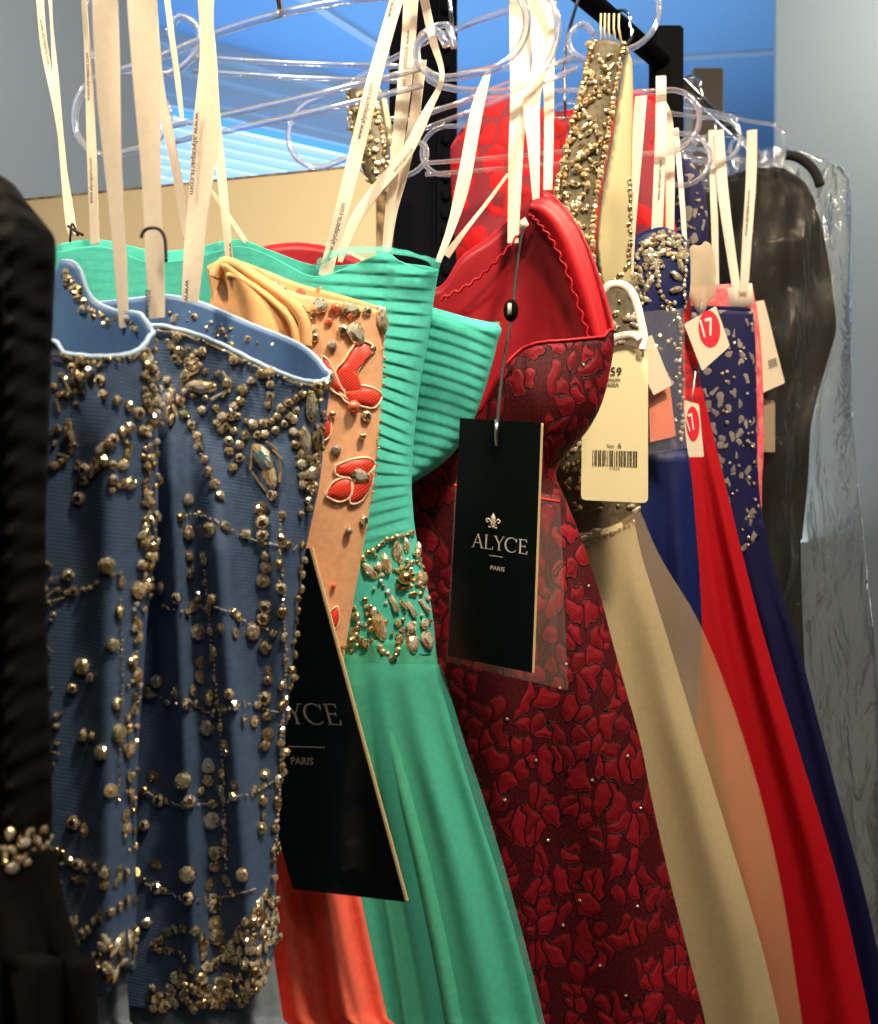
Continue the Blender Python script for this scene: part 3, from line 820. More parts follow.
for x, y in ((76, 878), (85, 880), (105, 884), (115, 882), (98, 868), (118, 874)): bd.put(x, y, 5.2, 'sequin', 'c_champ')
bd.strand([(72, 950), (84, 934), (96, 920), (112, 910), (126, 903), (140, 900)], 9, 5.4, ('round', 'square'), G2 + ('c_orange', 'c_green'), 1.5)
bd.put(115, 944, 8.5, 'navette', 'c_clear', 2.2); bd.put(74, 922, 7.5, 'drop', 'c_champ')
bd.scatter([(94, 955), (118, 925), (136, 930), (132, 975), (112, 990), (95, 975)], 34, 4.4, ('round', 'drop', 'navette'), ('c_champ', 'c_clear', 'gold'))
bd.scatter([(50, 840), (66, 850), (64, 1000), (48, 1000)], 18, 2.6, ('round', 'seed'), ('c_smoke',))
bd.finish(95)
bdA = bd
# gold beading on the inside of the peak, sewn on the back panel's outer edge
b2 = Beader(g, [bvh_of(body)])
gold_edge(b2, [(72, 276), (80, 290), (88, 306), (100, 316), (120, 322), (140, 326)], 7, 110, 4.4)
b2.finish(0, rest='neckline_beads')
ribbon(g, [(105, 0), (110, 120), (119, 240), (124, 328)], d, [27, 24, 15, 9], off=-.012)
ribbon(g, [(140, -2), (149, 130), (154, 240), (157, 318)], d, [27, 25, 20, 16], off=.0, texts=[('www.alyce', (150, 318), (151, 290), 8)])
bm = bmesh.new(); add_tube(bm, [PO(x, y, d, .006) for x, y in smooth_tab([(141, 238), (144, 231), (151, 228), (160, 230), (165, 240), (166, 262)], 5)], .0007, 6); link('thread_loop', bm, M['thread'], g)

# ---- second beaded blue gown
d = .545; g = gown('second beaded steel blue gown, fully visible bodice beside the black swing tag', d)
def fB(front, h, x, y):
    r = .0
    if front:
        r += .016 * math.exp(-((x - (205 + (y - 400) * .085)) / 16) ** 2) * min(1, max(0, (y - 430) / 120))
        r += .012 * math.exp(-((x - (168 + (y - 400) * .05)) / 12) ** 2) * min(1, max(0, (y - 380) / 100))
        r += .009 * math.exp(-((x - 285) / 14) ** 2) * min(1, max(0, (y - 430) / 120))
    return r
LB = [(280, -60), (600, -50), (1024, -60), (1100, -70)]
RB = [(340, 331), (378, 331), (420, 326), (480, 320), (520, 312), (560, 304), (600, 299), (680, 291), (760, 283), (840, 278), (900, 276), (950, 280), (1024, 287), (1100, 294)]
body = tube_cloth('bodice', g, d, LB, RB,
    [(-60, 340), (130, 326), (180, 330), (220, 344), (260, 364), (300, 380), (326, 382)],
    [(-60, 320), (130, 300), (165, 296), (200, 303), (250, 324), (300, 345), (326, 368)], 1060, .034, .024, M['blue'], M['blue_in'], 110, 140, fB,
    bot_f=[(-60, 1010), (200, 1010), (250, 1005), (290, 940)]); TB = TOP[0]
hb = hem(d, 150)
tube_cloth('skirt', g, d, [(930, -50), (hb, -300)], [(930, 270), (1024, 284), (1100, 296), (hb, 480)], [(-150, 930), (300, 930)], [(-150, 930), (300, 930)], hb,
    .03, .022, M['blue_skirt'], None, 60, 40, lambda f, h, x, y: .003 * sin(h * 50))
rim(g, M['blue_trim'], TB, .0012)
bd = Beader(g, [bvh_of(body)])
DK = ('c_smoke', 'c_champ', 'c_smoke', 'c_clear')
bd.strand([(150, 330), (180, 334), (220, 349), (260, 369), (298, 384), (325, 386)], 4.6, 1.9, ('seed', 'bugle'), ('c_clear', 'c_champ'), .6, along=True)
for x, y in ((178, 337), (203, 352), (234, 360), (270, 372), (196, 318), (224, 332), (232, 346), (250, 340), (316, 386), (326, 384), (330, 378)): bd.put(x, y, 5.5, 'round', 'c_champ')
bd.scatter([(165, 308), (200, 312), (250, 332), (290, 350), (270, 352), (220, 338), (175, 322)], 34, 2.6, ('seed', 'round', 'bugle'), G2 + ('c_clear',))
bd.put(176, 320, 6, 'drop', 'c_teal')
# jewelled spray at upper left
bd.strand([(158, 372), (172, 388), (184, 410), (194, 430), (201, 450), (207, 468), (214, 485), (221, 500)], 12.5, 5.0, ('round', 'square'), ('c_orange', 'c_champ', 'c_green', 'c_champ', 'c_teal'), 1)
bd.strand([(158, 372), (175, 392), (194, 430), (207, 468), (224, 503)], 5, 1.5, ('seed',), ('c_champ',), .6)
bd.put(169, 400, 7, 'drop', 'c_violet', 1.2); bd.put(171, 414, 8, 'navette', 'c_smoke', 1.5)
bd.put(202, 387, 8.5, 'navette', 'c_champ', .1); bd.put(214, 386, 3.5, 'round', 'c_green'); 
for k in range(12):
    a = 2 * pi * k / 12; bd.put(206 + 24 * cos(a), 385 + 13 * sin(a), 3.6, random.choice(('bugle', 'round')), random.choice(DK), a + pi / 2)
bd.put(228, 384, 6.5, 'round', 'c_smoke'); bd.put(190, 366, 6, 'round', 'c_champ'); bd.put(180, 352, 6, 'round', 'c_smoke'); bd.put(187, 374, 5.5, 'round', 'c_green')
bd.scatter([(168, 340), (200, 352), (215, 368), (188, 380), (172, 366)], 20, 3.6, ('round', 'square'), DK)
# swags
bd.strand([(240, 402), (245, 388), (256, 378), (268, 374)], 12, 5.0, R1, DK, 1)
bd.strand([(268, 374), (270, 390), (270, 402), (266, 410)], 11, 4.8, R1, DK, 1)
bd.strand([(204, 410), (216, 411), (226, 419), (231, 415), (240, 402)], 10, 4.6, ('square', 'round'), DK, 1)
bd.strand([(232, 412), (244, 420), (254, 424), (264, 424), (276, 418), (284, 406), (296, 397), (310, 394), (322, 390)], 8.5, 4.4, ('round', 'square'), DK + ('c_orange',), .8)
bd.strand([(218, 424), (232, 428), (246, 434), (258, 434), (274, 431), (286, 422), (292, 410)], 10, 4.6, ('square', 'round'), DK + ('c_green',), .8)
for (x, y, mk) in ((229, 441, 'c_champ'), (240, 445, 'c_green'), (229, 452, 'c_smoke'), (240, 458, 'c_champ'), (233, 468, 'c_smoke'), (222, 430, 'c_smoke')): bd.put(x, y, 5, 'round', mk)
# large navette drop
bd.put(263, 457, 10, 'navette', 'c_teal', 1.05); bd.put(270, 474, 9.5, 'navette', 'c_orange', 1.15)
for (x, y, a) in ((252, 452, 1.7), (256, 478, 1.0), (272, 446, .7), (278, 455, .8), (281, 476, 1.6), (262, 486, .9), (251, 463, 1.7), (281, 466, 1.5)): bd.put(x, y, 3.4, 'bugle', 'c_smoke', a)
bd.put(273, 495, 6.2, 'round', 'c_champ'); bd.put(260, 510, 5.5, 'round', 'c_smoke')
# right jewel column
bd.put(311, 407, 8.5, 'navette', 'c_green', 1.6); bd.put(304, 442, 9, 'navette', 'c_champ', 1.4); bd.put(316, 438, 8, 'navette', 'c_smoke', 1.6); bd.put(309, 474, 7, 'drop', 'c_champ')
bd.strand([(296, 410), (294, 425), (295, 440), (300, 460), (302, 480), (308, 495)], 11, 4.6, R1, DK + ('c_green', 'c_teal'), 1)
bd.strand([(322, 388), (322, 415), (318, 445), (315, 470), (310, 490), (306, 515)], 7, 3.6, ('round', 'seed', 'square'), G2, 2)
bd.scatter([(300, 455), (320, 450), (314, 490), (300, 490)], 18, 3.8, ('round', 'drop'), DK)
# hanging columns
col1 = [(262, 508), (263, 522), (263, 535), (266, 556), (267, 567), (264, 580), (266, 607), (264, 618), (266, 647), (269, 670), (268, 680), (265, 698), (267, 716), (268, 733), (264, 745), (264, 773), (261, 787), (262, 800), (262, 815), (260, 828)]
for i, (x, y) in enumerate(col1): bd.put(x, y, random.choice((5.2, 6.4, 7.4)), random.choice(('sequin', 'round')), random.choice(('c_smoke', 'c_champ', 'c_smoke')))
col2 = [(187, 500, 7, 'c_pearl'), (187, 533, 8.5, 'c_violet'), (211, 530, 8.5, 'c_green'), (225, 527, 5, 'c_champ'), (188, 556, 5.5, 'c_smoke'), (189, 573, 6.5, 'c_champ'), (205, 556, 5, 'c_champ'),
        (163, 588, 7.5, 'c_pearl'), (178, 598, 6.5, 'c_champ'), (192, 606, 6, 'c_champ'), (199, 596, 6, 'c_champ'), (214, 599, 6, 'c_champ'), (237, 617, 6, 'c_champ'), (198, 632, 9, 'c_violet'), (222, 628, 5.5, 'c_champ'), (234, 633, 5.5, 'c_smoke'),
        (252, 632, 9, 'c_violet'), (216, 651, 6, 'c_champ'), (201, 662, 6, 'c_champ'), (200, 676, 7, 'c_champ'), (158, 681, 7.5, 'c_teal'), (176, 692, 7, 'c_champ'), (191, 690, 6, 'c_champ'), (185, 704, 6.5, 'c_champ'), (150, 694, 5, 'c_champ'),
        (212, 697, 9, 'c_orange'), (230, 694, 6, 'c_champ'), (225, 709, 5, 'c_champ'), (208, 727, 9, 'c_violet'), (242, 720, 6, 'c_champ'), (253, 721, 6, 'c_champ'), (226, 745, 6, 'c_champ'), (209, 765, 7.5, 'c_clear'), (154, 776, 7, 'c_teal'),
        (184, 780, 9, 'c_green'), (209, 780, 7, 'c_champ'), (199, 791, 5, 'c_green'), (223, 790, 7, 'c_champ'), (236, 785, 6, 'c_champ'), (160, 800, 7, 'c_champ'), (189, 801, 7, 'c_champ'), (212, 820, 9.5, 'c_clear'), (227, 841, 5.5, 'c_champ'),
        (216, 852, 8, 'c_champ'), (215, 866, 7, 'c_smoke'), (156, 864, 7, 'c_champ'), (189, 874, 9.5, 'c_teal'), (209, 884, 6.5, 'c_champ'), (228, 880, 6.5, 'c_champ'), (243, 874, 7.5, 'c_orange'), (157, 887, 7, 'c_champ'), (190, 898, 7.5, 'c_champ'),
        (214, 905, 8, 'c_champ'), (215, 922, 7.5, 'c_champ'), (217, 936, 9, 'c_violet'), (145, 825, 6, 'c_champ'), (147, 922, 6, 'c_champ'), (178, 977, 8, 'c_clear')]
for x, y, s_, mk in col2: bd.put(x, y, s_, random.choice(('round', 'sequin')) if s_ < 8 else 'round', mk)
for pts in ([(180, 517), (200, 514), (230, 530), (262, 542), (298, 548)], [(165, 606), (185, 611), (200, 606), (225, 610), (245, 622), (275, 632)], [(148, 690), (168, 700), (195, 707), (215, 712), (245, 704), (278, 712)],
            [(145, 790), (170, 802), (200, 804), (225, 802), (255, 790), (270, 782)], [(146, 882), (170, 892), (195, 900), (225, 896), (256, 888)]):
    bd.strand(pts, 5.5, 1.7, ('seed', 'bugle'), ('c_champ', 'c_clear'), .6, along=True)
    bd.strand(pts, 23, 4.6, ('round', 'square'), G2, 1.5)
for pts in ([(281, 515), (282, 600), (284, 660), (280, 720), (277, 800), (272, 860)], [(206, 560), (213, 640), (222, 720), (226, 800), (228, 870)]):
    bd.strand(pts, 5, 1.7, ('seed',), ('c_champ',), .6); bd.strand(pts, 24, 5.2, ('round',), G2, 1.2)
bd.strand([(302, 545), (296, 620), (288, 690), (281, 750), (276, 820), (274, 880)], 11, 4.4, ('round', 'square', 'seed'), G2, 2.0)
# dense swirls at the hip
bd.strand([(155, 945), (165, 934), (180, 928), (196, 930), (202, 945), (201, 960), (206, 972)], 9.5, 5.4, R1, G2 + ('c_green', 'c_violet'), 1)
bd.strand([(162, 950), (175, 950), (185, 955), (186, 965)], 7, 4, R1, ('c_smoke',), 1)
bd.strand([(196, 975), (215, 958), (232, 942), (248, 925), (262, 905)], 7, 4.4, R1, G2, 3)
bd.strand([(190, 1000), (215, 985), (240, 976), (258, 978), (268, 960)], 7, 4.8, R1, G2 + ('c_orange',), 2.5)
bd.strand([(150, 1000), (170, 998), (190, 992), (205, 1000), (190, 1012)], 7, 5, R1, DK + G2, 2.5)
bd.strand([(215, 1000), (236, 996), (250, 1008), (262, 1020)], 7, 4.8, R1, G2, 2.5)
bd.scatter([(222, 960), (246, 920), (264, 890), (276, 900), (280, 960), (282, 1020), (250, 1022), (240, 985)], 150, 4.2, ('round', 'square', 'drop'), G2 + ('c_champ', 'c_clear', 'c_clear', 'c_green', 'c_orange'))
bd.scatter([(140, 985), (215, 960), (240, 990), (240, 1024), (145, 1024)], 60, 4.4, ('round', 'square'), DK + G2)
bd.finish(95)
ribbon(g, [(206, -2), (207, 60), (205, 140), (196, 230), (190, 302)], d, [18, 16, 27, 24, 17], texts=[(WWW, (196, 113), (190, 195), 5.6), ('www', (186, 280), (185, 302), 5.6)], off=-.006)
ribbon(g, [(84, -2), (89, 80), (92, 160), (95, 244)], d, [6, 8, 10, 11], texts=[(WWW, (93.5, 204), (92.5, 158), 4.2), (WWW, (90.5, 101), (89, 53), 4.2)], off=-.025)
ribbon(g, [(153, -2), (160, 85), (168, 130), (178, 180), (186, 238)], d, [8, 9, 10, 10, 6], off=-.02)

# ---- peach gown with coral embroidery
d = .625; g = gown('peach gown with coral flower embroidery and crystals, coral skirt below', d)
LP = [(240, 30), (330, 50), (500, 60), (700, 80)]
RP = [(290, 386), (330, 385), (380, 382), (440, 378), (500, 371), (560, 361), (610, 352), (660, 344), (720, 340)]
body = tube_cloth('bodice', g, d, LP, RP, [(30, 372), (150, 362), (200, 338), (214, 296), (230, 264), (262, 278), (300, 294), (345, 302), (378, 310)],
    [(30, 368), (150, 358), (200, 334), (214, 292), (230, 260), (300, 284), (345, 296), (378, 306)], 700, .03, .024, M['peach'], M['peach_in'], 90, 90, None)
hb = hem(d, 300)
skirt = tube_cloth('skirt', g, d, [(680, 90), (800, 80), (1024, 60), (hb, -60)], [(680, 340), (760, 343), (820, 349), (880, 358), (940, 370), (1024, 389), (1100, 404), (hb, 560)],
    [(60, 680), (380, 680)], [(60, 680), (380, 680)], hb, .032, .016, M['coral'], None, 90, 70,
    lambda f, h, x, y: (.008 * sin(h * 44 + .6) + .006 * sin(h * 23)) * min(1, max(0, (y - 690) / 150)))
# the padded cup standing forward of the embroidered panel
cup = tube_cloth('padded_cup', g, d, [(258, 206), (290, 212), (330, 216), (420, 220)], [(262, 236), (275, 262), (290, 284), (305, 298), (322, 305), (345, 307), (420, 300)],
    [(200, 276), (218, 266), (232, 262), (262, 284), (290, 312), (307, 340)], [(200, 272), (218, 262), (232, 258), (262, 276), (290, 298), (307, 335)], 420, .038, .0, M['peach_in'], None, 40, 40, None)
bm = bmesh.new()
edge_tube(bm, [(214, 278), (224, 263), (240, 268), (265, 284), (290, 302), (304, 322), (306, 348)], d, .0035, .034)
edge_tube(bm, [(228, 276), (236, 277), (254, 287), (275, 303), (291, 321), (297, 345)], d, .0022, .036)
link('cup_piping', bm, M['peach_in'], g)
sb = [bvh_of(body)]
bd = Beader(g, sb)
for x, y, s_, k, mk, a in ((278, 288, 7, 'navette', 'c_clear', .5), (302, 294, 7, 'round', 'c_coral', 0), (320, 306, 9, 'round', 'c_clear', 0), (302, 312, 8, 'navette', 'c_champ', .4), (336, 309, 6, 'round', 'c_coral', 0),
                           (351, 310, 8, 'drop', 'c_champ', .2), (367, 311, 5, 'round', 'c_champ', 0), (381, 320, 8, 'navette', 'c_clear', 1.4), (357, 335, 10, 'drop', 'c_clear', 1.2), (343, 330, 6, 'round', 'c_champ', 0),
                           (315, 338, 5, 'round', 'c_champ', 0), (332, 346, 5.5, 'round', 'c_pearl', 0), (329, 322, 4, 'round', 'c_coral', 0), (350, 317, 4, 'seed', 'c_coral', 0), (372, 349, 4, 'round', 'c_smoke', 0),
                           (384, 372, 4, 'round', 'c_coral', 0), (352, 407, 6.5, 'pearl', 'c_coral', 0), (366, 416, 6, 'round', 'c_champ', 0), (332, 414, 4, 'pearl', 'c_violet', 0), (361, 436, 4, 'pearl', 'c_violet', 0),
                           (336, 450, 5.5, 'round', 'c_pearl', 0), (359, 476, 9, 'drop', 'c_champ', .5), (363, 520, 5.5, 'round', 'c_champ', 0), (348, 531, 4, 'pearl', 'c_pearl', 0), (333, 585, 3, 'seed', 'c_coral', 0), (342, 646, 3.5, 'pearl', 'c_smoke', 0),
                           (313, 330, 5, 'round', 'c_clear', 0), (320, 290, 4, 'round', 'c_champ', 0)):
    bd.put(x, y, s_, k, mk, a)
bd.scatter([(240, 272), (262, 282), (272, 298), (252, 292)], 60, 1.8, ('seed', 'bugle'), ('c_orange', 'c_coral', 'c_champ'))
bd.strand([(383, 340), (381, 400), (372, 490), (362, 560), (348, 640)], 9, 1.6, ('seed',), ('c_coral', 'c_champ'), .4)
bd.finish(60)
def petal(rt, outline, bd, rise=.0022, cord=True):
    """embroidered satin-stitch petal following the gown's surface, with a couched cord round it"""
    pts = smooth_tab(outline + [outline[0]], 5)[:-1]
    cx = sum(p[0] for p in pts) / len(pts); cy = sum(p[1] for p in pts) / len(pts)
    bm = bmesh.new(); uvl = bm.loops.layers.uv.new('UVMap'); rings = []
    for s_ in (1.0, .8, .5, .2):
        ring = []
        for x, y in pts:
            h = bd.hit(cx + (x - cx) * s_, cy + (y - cy) * s_)
            if h is None: bm.free(); return
            ring.append(bm.verts.new(h[0] + h[1] * (.0006 + rise * (1 - s_ ** 4))))
        rings.append(ring)
    n = len(pts)
    outl = [v.co.copy() for v in rings[0]]
    for a, b in zip(rings, rings[1:]):
        for k in range(n): bm.faces.new((a[k], a[(k + 1) % n], b[(k + 1) % n], b[k]))
    bm.faces.new(rings[-1])
    bmesh.ops.recalc_face_normals(bm, faces=bm.faces)
    for f in bm.faces:
        for lp in f.loops: lp[uvl].uv = (lp.vert.co.x, lp.vert.co.z)
    o = link('flower_petal', bm, M['embroidery'], rt)
    if cord:
        bm = bmesh.new(); add_tube(bm, [p + NRM * .0008 for p in outl], .0007, 6, closed=True); link('petal_cord', bm, M['cord'], o)
for ol in ([(350, 352), (360, 341), (374, 348), (364, 362), (356, 378), (364, 396), (358, 404), (340, 392), (336, 372), (344, 362)],
           [(358, 368), (370, 356), (383, 352), (384, 374), (372, 380), (362, 380)],
           [(322, 356), (330, 362), (340, 384), (346, 396), (334, 392), (324, 376)],
           [(340, 392), (356, 386), (372, 388), (381, 396), (374, 408), (360, 406), (346, 402)],
           [(336, 466), (350, 460), (368, 458), (374, 466), (362, 478), (346, 478), (336, 474)],
           [(326, 496), (334, 482), (350, 478), (352, 494), (340, 502)], [(352, 484), (368, 472), (372, 480), (362, 500), (350, 503)],
           [(322, 418), (330, 416), (331, 434), (324, 440)],
           [(308, 536), (330, 533), (350, 542), (361, 552), (362, 578), (352, 572), (340, 556), (322, 550), (310, 552)],
           [(338, 600), (348, 592), (356, 590), (348, 612), (340, 614)], [(326, 616), (337, 606), (338, 622), (330, 632)], [(309, 562), (316, 580), (322, 604), (316, 600), (309, 582)]):
    petal(g, ol, bd)
ribbon(g, [(208, -2), (213, 60), (216, 120), (223, 190), (229, 257)], d, [5, 8, 10, 9, 8], texts=[('www', (229, 243), (230, 258), 5)])
ribbon(g, [(167, -2), (172, 38), (177, 75), (182, 118)], d, [6, 6, 6, 4])

# ---- turquoise gown
d = .71; g = gown('turquoise strapless gown with pleated bust and crystal waistband', d)
PSL = [(250, .05), (330, .12), (400, .5), (440, .55), (470, .15), (500, -.3), (540, -.4), (640, -.3)]
def pleat(front, h, x, y):
    s_ = (y - interp(PSL, y) * (x - 385) * .8) / 12.5
    fr = s_ - math.floor(s_)
    return .0012 * min(1, max(0, (548 - y) / 12)) * min(1, max(.15, (x - 300) / 40)) * (fr ** .8 if fr < .86 else .86 ** .8 * (1 - fr) / .14)
body = tube_cloth('bodice', g, d, [(230, 50), (400, 60), (650, 90)], [(260, 440), (300, 434), (340, 428), (400, 418), (470, 412), (520, 414), (560, 421), (610, 432), (660, 437)],
    [(50, 254), (100, 246), (150, 262), (200, 256), (240, 246), (275, 258), (312, 276), (345, 268), (370, 257), (386, 252), (402, 262), (425, 270), (440, 272)],
    [(50, 246), (100, 240), (160, 252), (205, 246), (240, 240), (275, 252), (320, 266), (386, 262), (440, 268)], 655, .033, .024, M['turq'], M['turq'], 110, 320, pleat)
hb = hem(d, 400)
skirt = tube_cloth('skirt', g, d, [(640, 100), (1024, 40), (hb, -80)], [(640, 434), (655, 437), (690, 443), (740, 456), (800, 474), (880, 500), (970, 525), (1024, 538), (1100, 556), (hb, 800)],
    [(90, 640), (440, 640)], [(90, 640), (440, 640)], hb, lambda y: .034 + min(.012, max(0, y - 650) * .00003), .03, M['turq_skirt'], None, 140, 90,
    lambda f, h, x, y: (.006 * sin(h * 70 + .5 * sin(h * 17)) + .005 * sin(h * 31)) * min(1, max(.15, (y - 640) / 160)))
def pleat2(front, h, x, y):
    s_ = (y - (x - 420) * .22 - .0016 * (x - 420) ** 2) / 12.0; fr = s_ - math.floor(s_)
    return .0012 * (fr if fr < .86 else .86 * (1 - fr) / .14)
cupo = tube_cloth('side_cup', g, d + .035, [(300, 396), (330, 398), (400, 396), (490, 394)], [(306, 428), (318, 470), (326, 500), (345, 497), (380, 488), (420, 474), (450, 456), (470, 434), (486, 408)],
    [(396, 300), (430, 308), (460, 320), (502, 328)], [(396, 296), (430, 302), (460, 314), (502, 325)], 488, .02, .014, M['turq'], M['turq'], 60, 100, pleat2)
bm = bmesh.new()
tube_cloth('tulle_overskirt', g, d, [(640, 95), (1024, 30), (hb, -90)], [(640, 435), (655, 439), (690, 449), (740, 464), (800, 484), (880, 508), (970, 532), (1024, 545), (1100, 562), (hb, 820)],
    [(90, 664), (440, 664)], [(90, 664), (440, 664)], hb, lambda y: .041 + min(.012, max(0, y - 650) * .00003), .034, M['turq_net'], None, 140, 70,
    lambda f, h, x, y: (.0045 * sin(h * 58 + 1 + .6 * sin(h * 13)) + .003 * sin(h * 23)) * min(1, max(.15, (y - 640) / 160)), solid=0)
pts_f = [(318, 268), (350, 264), (386, 260), (430, 266), (440, 264)]
for (a, b, off) in (([(318, 272), (350, 266), (400, 266), (436, 270), (441, 280)], [(318, 262), (350, 257), (400, 258), (432, 264), (442, 262)], .034), ([(428, 318), (455, 328), (498, 332)], [(428, 304), (455, 317), (500, 322)], .004)):
    A = smooth_tab(a, 8); B = smooth_tab(b, 8)
    n = min(len(A), len(B))
    va = [bm.verts.new(P(*A[i], d) + NRM * (off * sin(pi * (i + 2) / (n + 4)))) for i in range(n)]; vb = [bm.verts.new(P(*B[i], d) + NRM * (off * sin(pi * (i + 2) / (n + 4)) - .004 + .002 * sin(i * 1.3))) for i in range(n)]
    for i in range(n - 1): bm.faces.new((va[i], va[i + 1], vb[i + 1], vb[i]))
o = link('net_edge', bm, M['turq_net'], g); md = o.modifiers.new('t', 'SOLIDIFY'); md.thickness = .0006
bd = Beader(g, [bvh_of(body), bvh_of(skirt)])
bd.strand([(364, 556), (376, 548), (384, 542), (396, 537), (408, 534), (417, 531)], 5.4, 3.0, ('pearl', 'round'), ('gold', 'c_champ'), .6)
for x, y, s_, k, mk, a in ((386, 563, 6.4, 'navette', 'c_orange', 1.3), (397, 552, 6.4, 'navette', 'c_champ', 1.4), (406, 546, 4.4, 'navette', 'c_clear', 1.4), (417, 550, 5.4, 'navette', 'c_orange', 1.5), (370, 571, 6, 'navette', 'c_champ', .8),
                           (379, 567, 4, 'drop', 'c_clear', .8), (404, 578, 7.5, 'pearl', 'gold', 0), (421, 578, 7.5, 'round', 'c_orange', 0), (394, 604, 4.6, 'baguette', 'c_clear', 1.1), (411, 609, 4.6, 'baguette', 'c_clear', 1.0), (424, 606, 4.4, 'baguette', 'c_champ', .8),
                           (403, 605, 3.4, 'baguette', 'c_smoke', 1.05), (379, 625, 9, 'navette', 'c_orange', 1.25), (374, 612, 5, 'drop', 'c_champ', .6), (411, 627, 6, 'round', 'c_clear', 0), (424, 624, 5.4, 'round', 'c_clear', 0),
                           (412, 644, 7.4, 'drop', 'c_champ', 1.4), (427, 640, 7.6, 'drop', 'c_clear', 1.2), (400, 639, 5, 'drop', 'c_smoke', 1.6), (356, 616, 5, 'round', 'c_champ', 0), (355, 632, 5.5, 'sequin', 'c_champ', 0), (365, 644, 5, 'drop', 'c_smoke', 1), (351, 640, 4.5, 'pearl', 'gold', 0),
                           (388, 592, 3, 'round', 'c_clear', 0), (427, 598, 3.5, 'round', 'c_clear', 0), (398, 623, 4, 'round', 'c_champ', 0)):
    bd.put(x, y, s_, k, mk, a)
for k in range(10):
    a = -2.4 + k * .52; bd.put(404 + 9 * cos(a), 578 + 11 * sin(a), 2.6, 'round', random.choice(('c_champ', 'gold')))
bd.strand([(372, 640), (380, 646), (386, 654), (393, 658), (397, 650), (398, 640)], 5.4, 3.0, ('pearl', 'round'), ('gold', 'c_champ'), .6)
bd.strand([(366, 600), (368, 612), (369, 622), (372, 632)], 7, 3, ('pearl', 'round'), ('gold', 'c_champ'), .8)
bd.strand([(352, 605), (358, 622), (352, 645), (350, 652)], 6, 3.2, ('pearl', 'round'), ('gold', 'c_champ', 'c_smoke'), 1.2)
bd.strand([(400, 562), (410, 562), (420, 563), (426, 575), (424, 590), (414, 594), (404, 592)], 6, 3.0, ('round',), ('c_champ', 'gold'), .8)
bd.scatter([(362, 560), (418, 540), (432, 640), (350, 650)], 46, 2.3, ('round', 'pearl', 'seed'), ('c_champ', 'gold', 'c_clear'))
bd.finish(90)
ribbon(g, [(397, -2), (374, 80), (350, 178), (325, 276)], d, [15, 15, 15, 15], off=.012, texts=[(WWW, (330, 262), (346, 204), 5.6), (WWW, (361, 140), (374, 84), 5.6), (WWW, (391, 18), (404, -40), 5.6)])
ribbon(g, [(411, -2), (407, 60), (397, 150), (390, 205), (386, 252)], d, [16, 15, 12, 9, 8], off=-.012, texts=[(WWW, (407, 30), (402, 88), 5.2)])
ribbon(g, [(424, -2), (433, 40), (442, 77), (428, 110), (405, 155), (376, 190), (352, 226), (340, 262)], d, [9, 8, 5, 9, 12, 13, 11, 5], off=-.004, texts=[(WWW, (395, 173), (414, 150), 4)])
ribbon(g, [(421, 60), (414, 120), (404, 170), (393, 215), (388, 250)], d, [12, 11, 10, 8, 6], off=-.02, up=False)
ribbon(g, [(40, -2), (44, 45), (56, 110), (64, 165), (74, 234)], d, [9, 8, 5, 5, 7], off=-.01, texts=[(WWW, (40, 20), (48, 66), 3.5)])
ribbon(g, [(50, -2), (52, 30), (56, 80), (62, 150), (69, 222), (72, 236)], d, [4, 3, 6, 7, 7, 4], off=.004)
ribbon(g, [(208, 186), (222, 206), (246, 242)], d, [3, 4, 5], off=-.01, up=False)
bm = bmesh.new(); add_tube(bm, [PO(x, y, d, .008) for x, y in ((68, 226), (75, 231), (83, 235))], .0011, 6)
add_tube(bm, [PO(x, y, d, .006) for x, y in smooth_tab([(70, 242), (71, 228), (73, 224), (78, 236)], 4)], .0008, 6); link('thread_loop', bm, M['thread'], g)

# ---- burgundy lace gown
d = .80; g = gown('burgundy corded lace gown with crimson satin inside its gaping neckline', d)
RBG = [(185, 556), (200, 566), (225, 584), (260, 598), (300, 608), (335, 614), (360, 612), (400, 603), (430, 588), (455, 566), (475, 556), (500, 566), (540, 582), (590, 599), (640, 612), (690, 626), (740, 640), (800, 652), (880, 670), (960, 690), (1024, 706), (1100, 722)]
hb = hem(d, 560)
LBG = [(190, 250), (400, 260), (600, 230), (1024, 150), (hb, 60)]
def fBG(front, h, x, y): return (.003 * sin(h * 30) if y > 560 else 0) * min(1, max(0, (y - 560) / 200)) + (.010 * math.exp(-(((x - 545) / 60) ** 2 + ((y - 395) / 55) ** 2)) if front else 0)
body = tube_cloth('lace_body', g, d, LBG, RBG + [(hb, 960)],
    [(250, 345), (400, 352), (452, 402), (478, 412), (505, 366), (530, 345), (570, 340), (614, 336)],
    [(250, 250), (300, 244), (350, 256), (400, 290), (440, 288), (462, 258), (490, 238), (515, 215), (540, 194), (556, 198), (575, 214), (590, 240), (604, 280), (614, 325)],
    hb, .036, .026, M['burg'], M['burg_satin'], 130, 130, fBG); TC = TOP[0]
